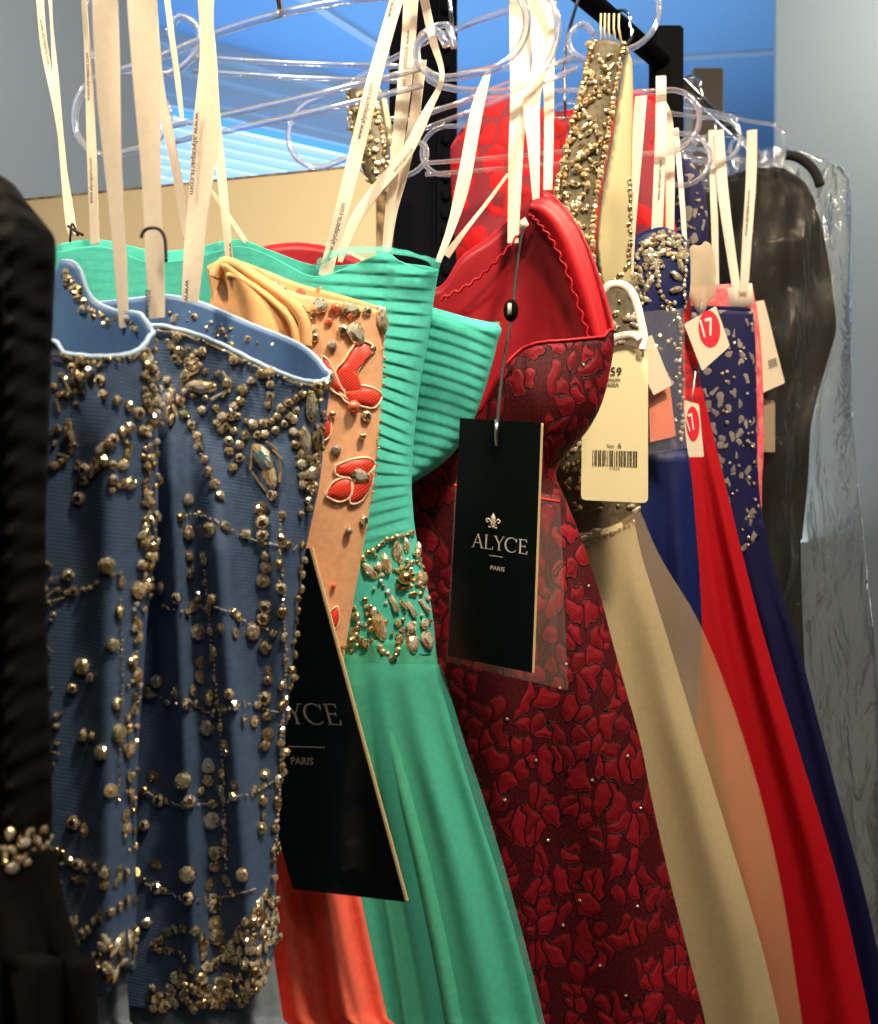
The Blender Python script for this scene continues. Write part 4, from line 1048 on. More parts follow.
# crimson facing band turned over the back neckline
bm = bmesh.new(); uvl = bm.loops.layers.uv.new('UVMap')
A = smooth_tab([(533, 200), (548, 196), (566, 212), (584, 245), (598, 290), (609, 334)], 8); B = smooth_tab([(528, 212), (538, 222), (552, 240), (566, 270), (580, 310), (590, 343)], 8)
rows = []
for i, (p, q) in enumerate(zip(A, B)):
    rows.append([bm.verts.new(P(lerp(p[0], q[0], t), lerp(p[1], q[1], t), d) + NRM * (-.012 + .010 * sin(pi * t) + (.0012 * sin(i * 1.7) if t in (0, 1) else .002 * sin(t * 14)))) for t in [k / 8 for k in range(9)]])
for a, b in zip(rows, rows[1:]):
    for k in range(8):
        f = bm.faces.new((a[k], b[k], b[k + 1], a[k + 1]))
        for lp in f.loops: lp[uvl].uv = (lp.vert.co.x, lp.vert.co.z)
o = link('satin_facing', bm, M['burg_band'], g, label='bright crimson satin facing'); md = o.modifiers.new('t', 'SOLIDIFY'); md.thickness = .003
bm = bmesh.new()
zz = smooth_tab([(529, 214), (539, 224), (553, 242), (567, 272), (581, 312), (591, 342)], 20)
add_tube(bm, [P(x + (1.6 if i % 4 < 2 else -1.6), y, d) + NRM * .002 for i, (x, y) in enumerate(zz[::2])], .0007, 5)
zz = smooth_tab([(437, 296), (470, 278), (500, 250), (524, 220)], 14); add_tube(bm, [P(x, y + (1.5 if i % 4 < 2 else -1.5), d) + NRM * -.012 for i, (x, y) in enumerate(zz)], .0011, 5)
link('stitching', bm, M['burg_band'], g)
rim(g, M['burg_band'], TC, .0013)
bd = Beader(g, [bvh_of(body)])
for x, y in ((507, 719), (560, 688), (588, 586), (536, 760), (566, 664), (627, 756), (640, 808), (580, 900), (548, 840), (600, 965), (583, 365), (522, 640), (505, 800), (626, 995), (563, 925), (637, 906), (592, 780)): bd.put(x, y, 1.7, 'round', 'c_clear')
bd.finish(30, 'sequin')
ribbon(g, [(520, -2), (520, 80), (516, 150), (513, 243)], d, [22, 20, 15, 11], off=-.012)
ribbon(g, [(537, -2), (540, 60), (532, 100), (534, 150), (536, 200)], d, [20, 16, 17, 12, 7], off=-.008)
ribbon(g, [(489, 70), (477, 110), (464, 180), (452, 225), (438, 262)], d, [5, 13, 14, 9, 6], off=.02, up=False)
ribbon(g, [(508, 174), (486, 204), (464, 232), (446, 256)], d, [3, 4, 5, 8], off=.014, up=False)

# ---- champagne gown
d = .91; g = gown('champagne gown with wide beaded strap and pale tulle skirt', d)
hb = hem(d, 650)
def strap(name, Lp, Rp, dd, bulge, mat, mat_in=None, off=0.0):
    L_ = smooth_tab(Lp, 8); R_ = smooth_tab(Rp, 8); n = min(len(L_), len(R_))
    bm = bmesh.new(); uvl = bm.loops.layers.uv.new('UVMap'); rows = []
    for i in range(n):
        rows.append([bm.verts.new(P(lerp(L_[i][0], R_[i][0], t), lerp(L_[i][1], R_[i][1], t), dd) + NRM * (off + bulge * sin(pi * t))) for t in [k / 8 for k in range(9)]])
    for a, b in zip(rows, rows[1:]):
        for k in range(8):
            f = bm.faces.new((a[k], b[k], b[k + 1], a[k + 1]))
            for lp in f.loops: lp[uvl].uv = (lp.vert.co.x, lp.vert.co.z)
    o = link(name, bm, [mat], g); md = o.modifiers.new('t', 'SOLIDIFY'); md.thickness = .002
    return o
s1 = strap('beaded_strap', [(590, 42), (580, 90), (566, 140), (554, 190), (550, 240), (560, 300)], [(626, 46), (618, 90), (608, 150), (598, 200), (594, 250), (604, 310)], d, .008, M['champ_base'])
s2 = strap('satin_strap_lining', [(626, 46), (618, 90), (609, 150), (600, 200), (596, 250), (606, 300)], [(632, 58), (633, 100), (632, 150), (632, 200), (632, 250), (630, 300)], d, .004, M['champ_satin'], off=-.004)
s3 = strap('beaded_strap', [(347, 88), (352, 130), (362, 168), (370, 184)], [(376, 86), (384, 130), (389, 168), (384, 190)], d, .006, M['champ_base'])
s4 = strap('satin_strap_lining', [(376, 86), (384, 130), (389, 168), (384, 190)], [(386, 98), (391, 130), (394, 168), (388, 192)], d, .003, M['champ_satin'], off=-.004)
body = tube_cloth('bodice', g, d, [(230, 330), (520, 380)], [(260, 636), (300, 640), (350, 645), (420, 646), (480, 642), (520, 640)], [(330, 250), (450, 300), (560, 290), (640, 280)], [(330, 240), (450, 290), (640, 270)], 545, .03, .02, M['champ_base'], M['champ_satin'], 60, 50, None,
    bot_f=[(330, 560), (590, 536), (640, 508)])
skirt = tube_cloth('skirt', g, d, [(505, 400), (560, 380), (1024, 250), (hb, 120)], [(500, 630), (520, 634), (560, 643), (620, 662), (724, 694), (850, 733), (940, 760), (1024, 780), (1100, 796), (hb, 1000)],
    [(380, 552), (590, 532), (642, 505)], [(380, 540), (642, 505)], hb, .034, .024, M['champ_skirt'], None, 110, 80, lambda f, h, x, y: (.008 * sin(h * 34) + .006 * sin(h * 15 + 1)) * min(1, max(0, (y - 520) / 250)))
tube_cloth('tulle_overskirt', g, d, [(505, 395), (560, 375), (1024, 240), (hb, 110)], [(500, 637), (520, 644), (560, 662), (620, 698), (700, 731), (800, 762), (900, 784), (1024, 803), (1100, 818), (hb, 1040)],
    [(380, 550), (590, 530), (644, 503)], [(380, 540), (644, 503)], hb, .042, .030, M['champ_net'], None, 110, 60, lambda f, h, x, y: (.004 * sin(h * 28 + 2)) * min(1, max(0, (y - 520) / 250)), solid=0)
bd = Beader(g, [bvh_of(s1), bvh_of(s2), bvh_of(s3), bvh_of(skirt), bvh_of(body)])
GM = ('c_champ', 'c_smoke', 'gold', 'c_champ')
for pts in ([(593, 46), (583, 92), (570, 142), (558, 190), (555, 230)], [(622, 50), (614, 92), (604, 150), (595, 200), (591, 250), (597, 280)], [(591, 45), (600, 39), (612, 40), (626, 47)]):
    bd.strand(pts, 5.0, 3.1, ('round', 'pearl'), GM, .3)
bd.strand([(600, 60), (608, 75), (600, 95), (584, 108), (592, 125), (600, 140), (584, 155), (574, 165), (588, 180), (580, 200), (574, 220), (586, 240)], 4.6, 3.0, ('round', 'pearl'), GM, .8)
bd.strand([(590, 70), (596, 88), (588, 100), (578, 128), (570, 148), (566, 176), (566, 205), (572, 232)], 5, 2.6, ('round', 'seed'), GM, 1)
bd.scatter([(590, 48), (618, 60), (604, 150), (592, 230), (562, 230), (558, 185), (572, 130)], 70, 2.6, ('round', 'navette', 'drop'), ('c_smoke', 'c_champ', 'c_smoke', 'c_pearl'))
bd.strand([(348, 94), (353, 130), (362, 170), (366, 186)], 5, 3, ('round',), GM, .5); bd.strand([(374, 94), (382, 130), (388, 170), (390, 186)], 5, 3, ('round',), GM, .5)
bd.scatter([(350, 92), (374, 92), (388, 180), (366, 180)], 40, 2.8, ('round', 'drop'), ('c_smoke', 'c_champ'))
bd.strand([(630, 180), (630, 220), (628, 262), (612, 282)], 5, 2.4, ('round',), GM, .8)
bd.strand([(583, 538), (600, 530), (618, 520), (640, 508)], 7.5, 4.0, ('navette', 'drop'), ('c_smoke', 'c_clear', 'c_champ'), .6, along=True)
bd.strand([(580, 526), (598, 520), (616, 512), (636, 502)], 5, 2.2, ('round',), ('c_smoke', 'c_champ'), .8)
bd.strand([(583, 546), (604, 537), (624, 527), (642, 516)], 5, 2.2, ('round',), ('c_smoke', 'c_champ'), .6)
bd.scatter([(566, 480), (640, 480), (636, 512), (580, 530)], 36, 2.6, ('round', 'navette'), ('c_smoke', 'c_champ'))
bd.scatter([(560, 440), (584, 440), (584, 490), (566, 490)], 26, 2.6, ('round', 'drop'), ('c_smoke', 'c_champ'))
bd.scatter([(600, 285), (640, 285), (640, 345), (610, 345)], 34, 2.8, ('round', 'drop', 'navette'), ('c_smoke', 'c_champ', 'c_pearl'))
bd.finish(90)
bm = bmesh.new()
for x0, x1 in ((601, 601), (605, 605), (609, 610), (614, 616), (619, 622)): add_tube(bm, [P(x0, 14, d), P(x0, 30, d) + NRM * .004, P(x1, 46, d) + NRM * .003], .0011, 6)
link('strap_cords', bm, M['champ_satin'], g)
ribbon(g, [(551, -2), (549, 62), (549, 120), (548, 190)], d, [11, 11, 10, 9], off=-.02)
ribbon(g, [(641, 96), (636, 160), (631, 230), (629, 282)], d, [12, 11, 9, 8], up=False, off=-.016)

# ---- royal blue gown with jewelled strap
d = 1.0; g = gown('royal blue satin gown with jewelled bodice peak, behind the cream price tag', d)
hb = hem(d, 680)
body = tube_cloth('bodice', g, d, [(225, 590), (340, 560), (480, 520)], [(228, 670), (236, 684), (255, 690), (290, 690), (320, 683), (350, 682), (420, 684), (480, 692)],
    [(590, 262), (625, 244), (645, 232), (662, 227), (682, 234), (692, 250)], [(590, 258), (625, 242), (662, 226), (692, 246)], 500, .024, .02, M['royal'], M['royal'], 60, 60, None)
tube_cloth('skirt', g, d, [(440, 520), (1024, 380), (hb, 300)], [(440, 686), (480, 692), (540, 697), (580, 700), (640, 702), (700, 698), (1024, 700), (hb, 800)], [(500, 450), (700, 450)], [(500, 450), (700, 450)], hb, .027, .02, M['royal'], None, 80, 60,
    lambda f, h, x, y: .005 * sin(h * 36) * min(1, max(.1, (y - 450) / 150)))
bd = Beader(g, [bvh_of(body)])
GC = ('c_clear', 'c_champ', 'c_green', 'c_clear', 'c_violet')
for x, y, a in ((646, 244, .2), (660, 238, -.3), (672, 243, .6), (650, 258, .9), (664, 252, -.4), (676, 256, .4), (676, 276, .5), (676, 290, -.2), (680, 265, 1.2)): bd.put(x, y, 4.4, 'navette', random.choice(GC), a)
bd.strand([(632, 268), (640, 252), (652, 238), (668, 232), (682, 244), (686, 260)], 5, 2.8, ('round', 'drop'), GC, .8)
bd.strand([(656, 262), (658, 280), (662, 295), (672, 310), (682, 326)], 5, 2.6, ('round',), GC, .6)
bd.strand([(686, 262), (684, 285), (685, 310)], 5, 2.6, ('round',), GC, .6)
bd.scatter([(628, 276), (646, 246), (676, 236), (686, 256), (660, 270), (646, 300), (636, 300)], 60, 2.9, ('round', 'drop', 'navette'), GC + ('c_smoke',))
bd.scatter([(640, 300), (684, 300), (684, 440), (680, 440)], 26, 2.2, ('round',), ('c_clear', 'c_champ'))
bd.strand([(679, 320), (680, 370), (681, 440)], 6, 2.2, ('round', 'seed'), ('c_clear', 'c_champ'), .8)
bd.strand([(625, 276), (632, 285), (640, 292)], 6, 3.4, ('round',), ('c_clear', 'c_orange'), 1.2)
bd.finish(80)
ribbon(g, [(661, 76), (661, 130), (659, 180), (657, 232)], d, [10, 11, 11, 11], up=False, off=-.006, texts=[(WWW, (660, 200), (662, 160), 3.2)])
ribbon(g, [(661, 98), (668, 120), (670, 170), (670, 232)], d, [5, 9, 9, 8], up=False, off=-.018)

# ---- red gown with lace yoke
d = 1.09; g = gown('red gown with sheer lace yoke and long red chiffon skirt', d)
hb = hem(d, 760)
tube_cloth('lace_yoke', g, d, [(95, 470), (130, 452), (200, 452), (300, 460), (400, 470)], [(90, 662), (120, 672), (200, 672), (300, 690), (380, 700), (420, 712)],
    [(450, 150), (480, 112), (510, 98), (560, 120), (600, 118), (640, 98), (672, 110)], [(450, 146), (480, 106), (510, 94), (560, 112), (640, 92), (672, 106)], 400, .022, .018, M['red_lace'], None, 70, 60, None)
tube_cloth('skirt', g, d, [(380, 560), (480, 540), (1024, 420), (hb, 340)], [(380, 700), (430, 712), (470, 722), (560, 744), (650, 768), (760, 802), (880, 838), (1000, 866), (1100, 890), (hb, 1060)],
    [(500, 388), (720, 388)], [(500, 388), (720, 388)], hb, .027, .022, M['red'], None, 100, 80, lambda f, h, x, y: (.006 * sin(h * 34) + .003 * sin(h * 61)) * min(1, max(.1, (y - 400) / 200)))
ribbon(g, [(676, 128), (682, 200), (686, 260)], d, [5, 5, 4], up=False)

# ---- navy lace gown
d = 1.19; g = gown('navy lace gown with open floral bodice, beside the pink lace gown', d)
hb = hem(d, 800)
body = tube_cloth('lace_bodice', g, d, [(308, 640), (640, 600)], [(308, 752), (330, 755), (400, 757), (470, 758), (520, 763), (570, 773), (620, 788)],
    [(640, 316), (700, 312), (720, 310), (757, 312)], [(640, 310), (700, 306), (757, 308)], 600, .023, .018, M['navy_lace'], M['navy'], 60, 60, None, bot_f=[(600, 600), (740, 560), (762, 545), (790, 530)])
shoulder = tube_cloth('lace_shoulder', g, d, [(160, 676), (240, 672)], [(160, 690), (180, 702), (220, 708), (250, 706)], [(670, 166), (690, 160), (708, 172)], [(670, 164), (690, 158), (708, 170)], 246, .012, .01, M['navy_lace'], M['navy'], 30, 24, None)
tube_cloth('skirt', g, d, [(510, 620), (1024, 500), (hb, 420)], [(510, 762), (570, 774), (640, 797), (720, 818), (810, 842), (890, 864), (960, 880), (1100, 912), (hb, 1080)],
    [(600, 520), (770, 520)], [(600, 520), (770, 520)], hb, .022, .018, M['navy'], None, 90, 70, lambda f, h, x, y: .005 * sin(h * 52) * min(1, max(.1, (y - 530) / 150)))
bd = Beader(g, [bvh_of(body), bvh_of(shoulder)])
bd.scatter([(702, 320), (754, 320), (756, 470), (770, 560), (745, 560), (720, 430)], 44, 1.7, ('round',), ('c_clear', 'c_violet', 'c_champ'))
bd.scatter([(678, 170), (702, 180), (702, 236), (680, 236)], 14, 1.5, ('round',), ('c_clear', 'c_violet'))
bd.finish(58, 'sequin')
ribbon(g, [(712, 130), (714, 200), (716, 285)], d, [7, 7, 6], up=False, off=-.01)
ribbon(g, [(719, 130), (724, 200), (736, 286)], d, [9, 10, 8], up=False, off=-.004)

# ---- pink lace gown
d = 1.36; g = gown('pink lace gown, a narrow strip beside the navy lace bodice', d)
hb = hem(d, 720)
body = tube_cloth('lace_bodice', g, d, [(280, 650), (hb, 560)], [(286, 752), (310, 757), (360, 762), (440, 764), (520, 762), (700, 772), (hb, 900)], [(640, 292), (735, 288), (756, 286)], [(640, 288), (735, 284), (756, 282)], hb, .022, .018, M['pink'], M['pink'], 60, 90, None)
bm = bmesh.new(); add_slab(bm, [PO(x, y, d, .02) for x, y in ((727, 288), (752, 283), (754, 304), (730, 310))], NRM, .003); link('satin_bow', bm, M['ribbon'], g)
ribbon(g, [(752, 130), (751, 180), (747, 240), (744, 292)], d, [10, 10, 9, 8], up=False, off=.026, texts=[(WWW, (747, 236), (750, 190), 3)])

# ---- dark garment in clear cover
d = 1.47
g = root('covered_gown', 'charcoal gown in a wrinkled clear plastic garment cover at the right end', 'gown', (railx(d), d, 0), GG)
hb = hem(d, 800)
tube_cloth('bodice', g, d, [(160, 690), (300, 680), (500, 690)], [(172, 790), (184, 812), (230, 826), (300, 834), (330, 836), (360, 828), (420, 812), (480, 808), (560, 800)],
    [(690, 200), (740, 178), (780, 172), (812, 186), (838, 320)], [(690, 196), (740, 172), (780, 168), (812, 182), (838, 316)], 540, .026, .02, M['dark_cloth'], None, 60, 60, lambda f, h, x, y: .006 * sin(h * 28 + y * .01))
tube_cloth('skirt', g, d, [(500, 690), (1024, 640), (hb, 600)], [(500, 800), (600, 802), (700, 806), (900, 812), (1024, 818), (hb, 850)], [(690, 500), (830, 500)], [(690, 500), (830, 500)], hb, .026, .02, M['dark_cloth'], None, 60, 50, lambda f, h, x, y: .008 * sin(h * 36))
cov = tube_cloth('plastic_cover', g, d, [(150, 720), (250, 660), (hb, 600)], [(150, 800), (160, 826), (170, 846), (200, 851), (300, 852), (400, 852), (480, 858), (560, 866), (640, 874), (720, 879), (1024, 884), (hb, 900)],
    [(640, 210), (720, 160), (790, 152), (830, 160), (852, 172)], [(640, 205), (720, 156), (790, 148), (852, 168)], hb - 40, .045, .03, M['film'], None, 90, 90,
    lambda f, h, x, y: .006 * sin(h * 24 + y * .012) + .004 * sin(y * .06 + h * 9), solid=0)
bm = bmesh.new(); add_tube(bm, [PO(x, y, d, .050) for x, y in smooth_tab([(786, 155), (797, 157), (808, 164), (816, 174), (820, 186)], 4)], .0065, 10); 
tag(link('flocked_hanger', bm, M['black_flock']), 'black flocked hanger end curving over the top of the plastic garment cover', 'hanger')
hanger('clear hanger holding the covered charcoal gown at the end of the row', 1.47, (620, 166), (742, 174), .022)

# ------------------------------------------------------------------ tags
def card(bm, quad, th, n, r=0.0, mi=0): add_slab(bm, quad, n, th, mi)
def quad_map(c, u, v):
    a = c[0].lerp(c[1], u); b = c[3].lerp(c[2], u); return a.lerp(b, v)
SER = {}
def serif(letter):
    """strokes of a light roman capital in a unit-high box: list of polygons"""
    th, tk, sf = .045, .105, .035
    def bar(x0, y0, x1, y1, w):
        dx, dy = x1 - x0, y1 - y0; l = sqrt(dx * dx + dy * dy); nx, ny = -dy / l * w / 2, dx / l * w / 2
        return [(x0 + nx, y0 + ny), (x0 - nx, y0 - ny), (x1 - nx, y1 - ny), (x1 + nx, y1 + ny)]
    def sr(x, y, w=.26): return [(x - w / 2, y - sf / 2), (x + w / 2, y - sf / 2), (x + w / 2, y + sf / 2), (x - w / 2, y + sf / 2)]
    if letter == 'A': return .92, [bar(.12, 0, .46, 1, th), bar(.46, 1, .80, 0, tk), bar(.24, .36, .70, .36, th), sr(.12, .017, .24), sr(.80, .017, .26)]
    if letter == 'L': return .74, [bar(.18, 0, .18, 1, tk), sr(.18, .98), bar(.06, .02, .68, .02, th), bar(.66, 0, .70, .22, th)]
    if letter == 'Y': return .86, [bar(.12, 1, .43, .46, tk), bar(.74, 1, .43, .46, th), bar(.43, .48, .43, 0, tk), sr(.12, .98), sr(.74, .98, .22), sr(.43, .017)]
    if letter == 'E': return .76, [bar(.18, 0, .18, 1, tk), bar(.06, .98, .64, .98, th), bar(.06, .02, .68, .02, th), bar(.18, .52, .54, .52, th), bar(.63, .8, .63, 1, th), bar(.67, 0, .70, .22, th), bar(.54, .42, .54, .62, th)]
    if letter == 'C':
        out = []; n = 18
        for k in range(n):
            a0 = radians(42 + 276 * k / n); a1 = radians(42 + 276 * (k + 1) / n)
            def pt(a, o):
                w = .022 + .04 * max(0, -cos(a)); r = .5 + (w if o else -w); return (.5 + r * cos(a) * .92, .5 + r * sin(a))
            out.append([pt(a0, 1), pt(a0, 0), pt(a1, 0), pt(a1, 1)])
        out.append(bar(.86, .70, .88, .98, th)); return .98, out
def serif_word(word, c, u0, u1, v0, v1, n, parent, mat):
    """word on a card with corners c; baseline v1, cap line v0"""
    tot = sum(serif(l)[0] for l in word); bm = bmesh.new(); x = 0
    for l in word:
        w, polys = serif(l)
        for pl in polys:
            pts = [quad_map(c, u0 + (u1 - u0) * (x + a) / tot, v1 + (v0 - v1) * b) + n * .0004 for a, b in pl]
            try: add_slab(bm, pts, n, .0002)
            except ValueError: pass
        x += w
    bmesh.ops.recalc_face_normals(bm, faces=bm.faces)
    link('embossed_lettering', bm, mat, parent, smooth=False)
def fleur(c, u, v, s, n, parent, mat):
    bm = bmesh.new(); W_ = (c[1] - c[0]).length; H_ = (c[3] - c[0]).length
    def mp(x, y): return quad_map(c, u + x * s / W_, v - y * s / H_) + n * .0005
    cen = smooth_tab([(0, 1), (.2, .62), (.14, .3), (.09, .02), (-.09, .02), (-.14, .3), (-.2, .62), (0, 1)], 3)[:-1]
    add_slab(bm, [mp(*p) for p in cen], n, .0003)
    for sg in (-1, 1):
        add_tube(bm, [mp(sg * x, y) for x, y in smooth_tab([(.1, .03), (.22, .3), (.42, .48), (.58, .38), (.52, .18), (.40, .22)], 4)], s * .065, 6)
        add_tube(bm, [mp(sg * x, y) for x, y in smooth_tab([(.08, -.08), (.2, -.22), (.32, -.26), (.34, -.14)], 4)], s * .05, 6)
    add_slab(bm, [mp(*p) for p in ((-.3, -.02), (.3, -.02), (.3, .06), (-.3, .06))], n, .0003)
    add_slab(bm, [mp(*p) for p in ((-.1, -.04), (.1, -.04), (0, -.42))], n, .0003)
    bmesh.ops.recalc_face_normals(bm, faces=bm.faces)
    link('lily_emblem', bm, mat, parent)

TG = 'black folded swing tags'
def swing_tag(label, px, d, off):
    c = [PO(x, y, d, off) for x, y in px]
    o = root('swing_tag_hanging', label, 'tag', sum(c, Vector()) / 4)
    n = (c[1] - c[0]).cross(c[3] - c[0]).normalized()
    if n.dot(NRM) < 0: n = -n
    bm = bmesh.new(); card(bm, c, .0012, n); link('front_cover', bm, M['tag_black'], o, smooth=False)
    bm = bmesh.new(); ex = (c[1] - c[0]).normalized() * .0012
    back = [c[0], c[1] + ex, c[2] + ex, c[3]]
    card(bm, [p - n * .0016 for p in back], .0012, n); link('inner_leaf', bm, M['tag_edge'], o, smooth=False, label='cream inner leaf')
    return o, c, n
# nearer tag: leans, its top tucked behind the beaded blue gown
o, c, n = swing_tag('leaning black swing tag below the peach bodice, half hidden by the beaded blue gown', [(196, 556), (309, 548), (405, 902), (293, 889)], .592, .010)
serif_word('ALYCE', c, .10, .88, .447, .507, n, o, M['dull_ink'])
bm = bmesh.new(); add_slab(bm, [quad_map(c, u, v) + n * .0004 for u, v in ((.34, .572), (.66, .572), (.66, .575), (.34, .575))], n, .0002); link('rule_line', bm, M['dull_ink'], o, smooth=False)
put_text('PARIS', quad_map(c, .32, .625), quad_map(c, .52, .625), n, o, M['dull_ink'], lift=.0005)
bm = bmesh.new(); add_tube(bm, [quad_map(c, .5, .03) + n * .001, P(262, 470, .592), P(255, 400, .592)], .0008, 6); link('string', bm, M['thread'], o)
# upright tag on the burgundy gown
o, c, n = swing_tag('upright black swing tag with silver emblem in front of the burgundy lace gown', [(460, 418), (541, 423), (532, 673), (448, 656)], .715, .020)
fleur(c, .47, .428, .0075, n, o, M['silver_ink'])
serif_word('ALYCE', c, .22, .90, .472, .530, n, o, M['silver_ink'])
bm = bmesh.new(); add_slab(bm, [quad_map(c, u, v) + n * .0004 for u, v in ((.44, .553), (.60, .553), (.60, .556), (.44, .556))], n, .0002); link('rule_line', bm, M['silver_ink'], o, smooth=False)
put_text('PARIS', quad_map(c, .46, .612), quad_map(c, .63, .612), n, o, M['silver_ink'], lift=.0005)
hole = quad_map(c, .47, .055)
bm = bmesh.new(); add_tube(bm, [hole + n * .002 + Vector((0, 0, -.008)), hole + n * .003, hole + n * .002 + Vector((0, 0, .009))], .0014, 8); link('silver_clip', bm, M['chrome'], o)
bm = bmesh.new(); add_tube(bm, [tuple(p) for p in smooth_tab([tuple(hole + n * .003), tuple(P(506, 370, .75) + NRM * .012), tuple(P(514, 318, .77) + NRM * .010), tuple(P(519, 250, .785)), tuple(P(524, 226, .795))], 6)], .0013, 6)
link('string', bm, M['thread'], o)
bm = bmesh.new(); bmesh.ops.create_uvsphere(bm, u_segments=14, v_segments=10, radius=.0065)
pc = P(514, 314, .77) + NRM * .013
for v in bm.verts: v.co = Vector((v.co.x * .85, v.co.y * .7, v.co.z * 1.25)) + pc
link('seal_bead', bm, M['steel_black'], o)
bm = bmesh.new(); add_tube(bm, [pc + NRM * .0055 + Vector((0, 0, -.004)), pc + NRM * .0055 + Vector((0, 0, .004))], .0016, 6); link('seal_mark', bm, M['silver_ink'], o)
bm = bmesh.new(); add_slab(bm, [PO(x, y, .785, .012) for x, y in ((518, 222), (525, 217), (529, 224), (522, 231))], NRM, .002); link('paper_tab', bm, M['tag_ivory'], o)

# small zip pouches behind the tag
def pouch(label, px, d, off, name='zip_pouch', zipline=True):
    c = [PO(x, y, d, off) for x, y in px]
    o = root(name + '_hanging', label, 'pouch', sum(c, Vector()) / 4)
    bm = bmesh.new(); uvl = bm.loops.layers.uv.new('UVMap'); N = 10
    for side in (1, -1):
        rows = [[bm.verts.new(quad_map(c, i / N, j / N) + NRM * side * (.0012 + .0035 * sin(pi * i / N) * sin(pi * j / N) + .0008 * sin(i * 1.9 + j))) for i in range(N + 1)] for j in range(N + 1)]
        for j in range(N):
            for i in range(N):
                f = bm.faces.new((rows[j][i], rows[j][i + 1], rows[j + 1][i + 1], rows[j + 1][i]))
                for lp in f.loops: lp[uvl].uv = (lp.vert.co.x, lp.vert.co.z)
    link('film_bag', bm, M['film_small'], o)
    if not zipline: return o
    bm = bmesh.new(); a, b = quad_map(c, 0, .03) + NRM * .004, quad_map(c, 1, .03) + NRM * .004; add_tube(bm, [a, b], .0012, 6); link('zip_strip', bm, M['zip_red'], o, label='red zip line')
    return o
pouch('clear zip pouch with red closing line showing right of the upright black swing tag', [(456, 480), (560, 496), (568, 690), (446, 662)], .735, .016)

# price tag with barcode
c = [PO(x, y, .845, .004) for x, y in ((583, 345), (648, 345), (648, 503), (581, 500))]
o = root('price_tag_hanging', 'tall cream price tag with barcode and white nylon loop over the champagne gown', 'tag', sum(c, Vector()) / 4)
bm = bmesh.new()
def rounded(c, ru, rv):
    out = []
    for (cu, cv, a0) in ((ru, rv, pi), (1 - ru, rv, -pi / 2), (1 - ru, 1 - rv, 0), (ru, 1 - rv, pi / 2)):
        for k in range(5):
            a = a0 + (pi / 2) * k / 4
            out.append(quad_map(c, cu + ru * cos(a), cv + rv * sin(a)))
    return out
add_slab(bm, rounded(c, .07, .03), NRM, .0008); bmesh.ops.recalc_face_normals(bm, faces=bm.faces); link('card', bm, M['tag_cream'], o, smooth=False)
put_text('$859', quad_map(c, .24, .195), quad_map(c, .60, .195), NRM, o, M['bar_ink'], name='price_print')
put_text('Platinum', quad_map(c, .26, .232), quad_map(c, .58, .232), NRM, o, M['bar_ink'], name='colour_print')
put_text('121308A', quad_map(c, .26, .266), quad_map(c, .56, .266), NRM, o, M['bar_ink'], name='number_print')
put_text('Size:', quad_map(c, .38, .655), quad_map(c, .50, .655), NRM, o, M['grey_ink'], name='size_print'); put_text('6', quad_map(c, .55, .657), quad_map(c, .60, .657), NRM, o, M['bar_ink'], name='size_print')
put_text('0123456', quad_map(c, .42, .795), quad_map(c, .58, .795), NRM, o, M['grey_ink'], name='barcode_number')
bm = bmesh.new(); u = .17
while u < .84:
    w = random.choice((.009, .009, .018, .026)); add_slab(bm, [quad_map(c, a, b) + NRM * .0005 for a, b in ((u, .675), (u + w, .675), (u + w, .775), (u, .775))], NRM, .0003); u += w + random.choice((.009, .012, .02))
link('barcode', bm, M['bar_ink'], o, smooth=False)
bm = bmesh.new()
lp = smooth_tab([(604, 345), (598, 330), (600, 300), (606, 288), (616, 284), (628, 288), (636, 302), (641, 322), (644, 338), (642, 350)], 5)
add_tube(bm, [PO(x, y, .845, .008) for x, y in lp], .0032, 8, flat=.35); add_tube(bm, [PO(x, y, .845, .009) for x, y in smooth_tab([(598, 346), (615, 338), (632, 335), (640, 340)], 4)], .0032, 8, flat=.4)
link('nylon_loop', bm, M['loop'], o)

# pouch with salmon slip
pouch('clear pouch holding a salmon slip, right behind the cream price tag', [(640, 312), (684, 308), (687, 448), (640, 456)], .955, -.002, 'slip_pouch', False)
bm = bmesh.new(); add_slab(bm, [P(x, y, .955) - NRM * .002 for x, y in ((648, 372), (668, 372), (676, 436), (650, 442))], NRM, .0004)
tag(link('paper_slip_hanging', bm, M['paper_pink'], smooth=False), 'salmon paper slip inside the clear pouch beside the cream price tag', 'paper')
bm = bmesh.new(); add_slab(bm, [P(x, y, .955) - NRM * -.006 for x, y in ((642, 340), (652, 336), (672, 386), (654, 396), (646, 380))], NRM, .0004)
tag(link('paper_card_hanging', bm, M['tag_ivory'], smooth=False), 'ivory folded card above the salmon slip in the clear pouch', 'card')

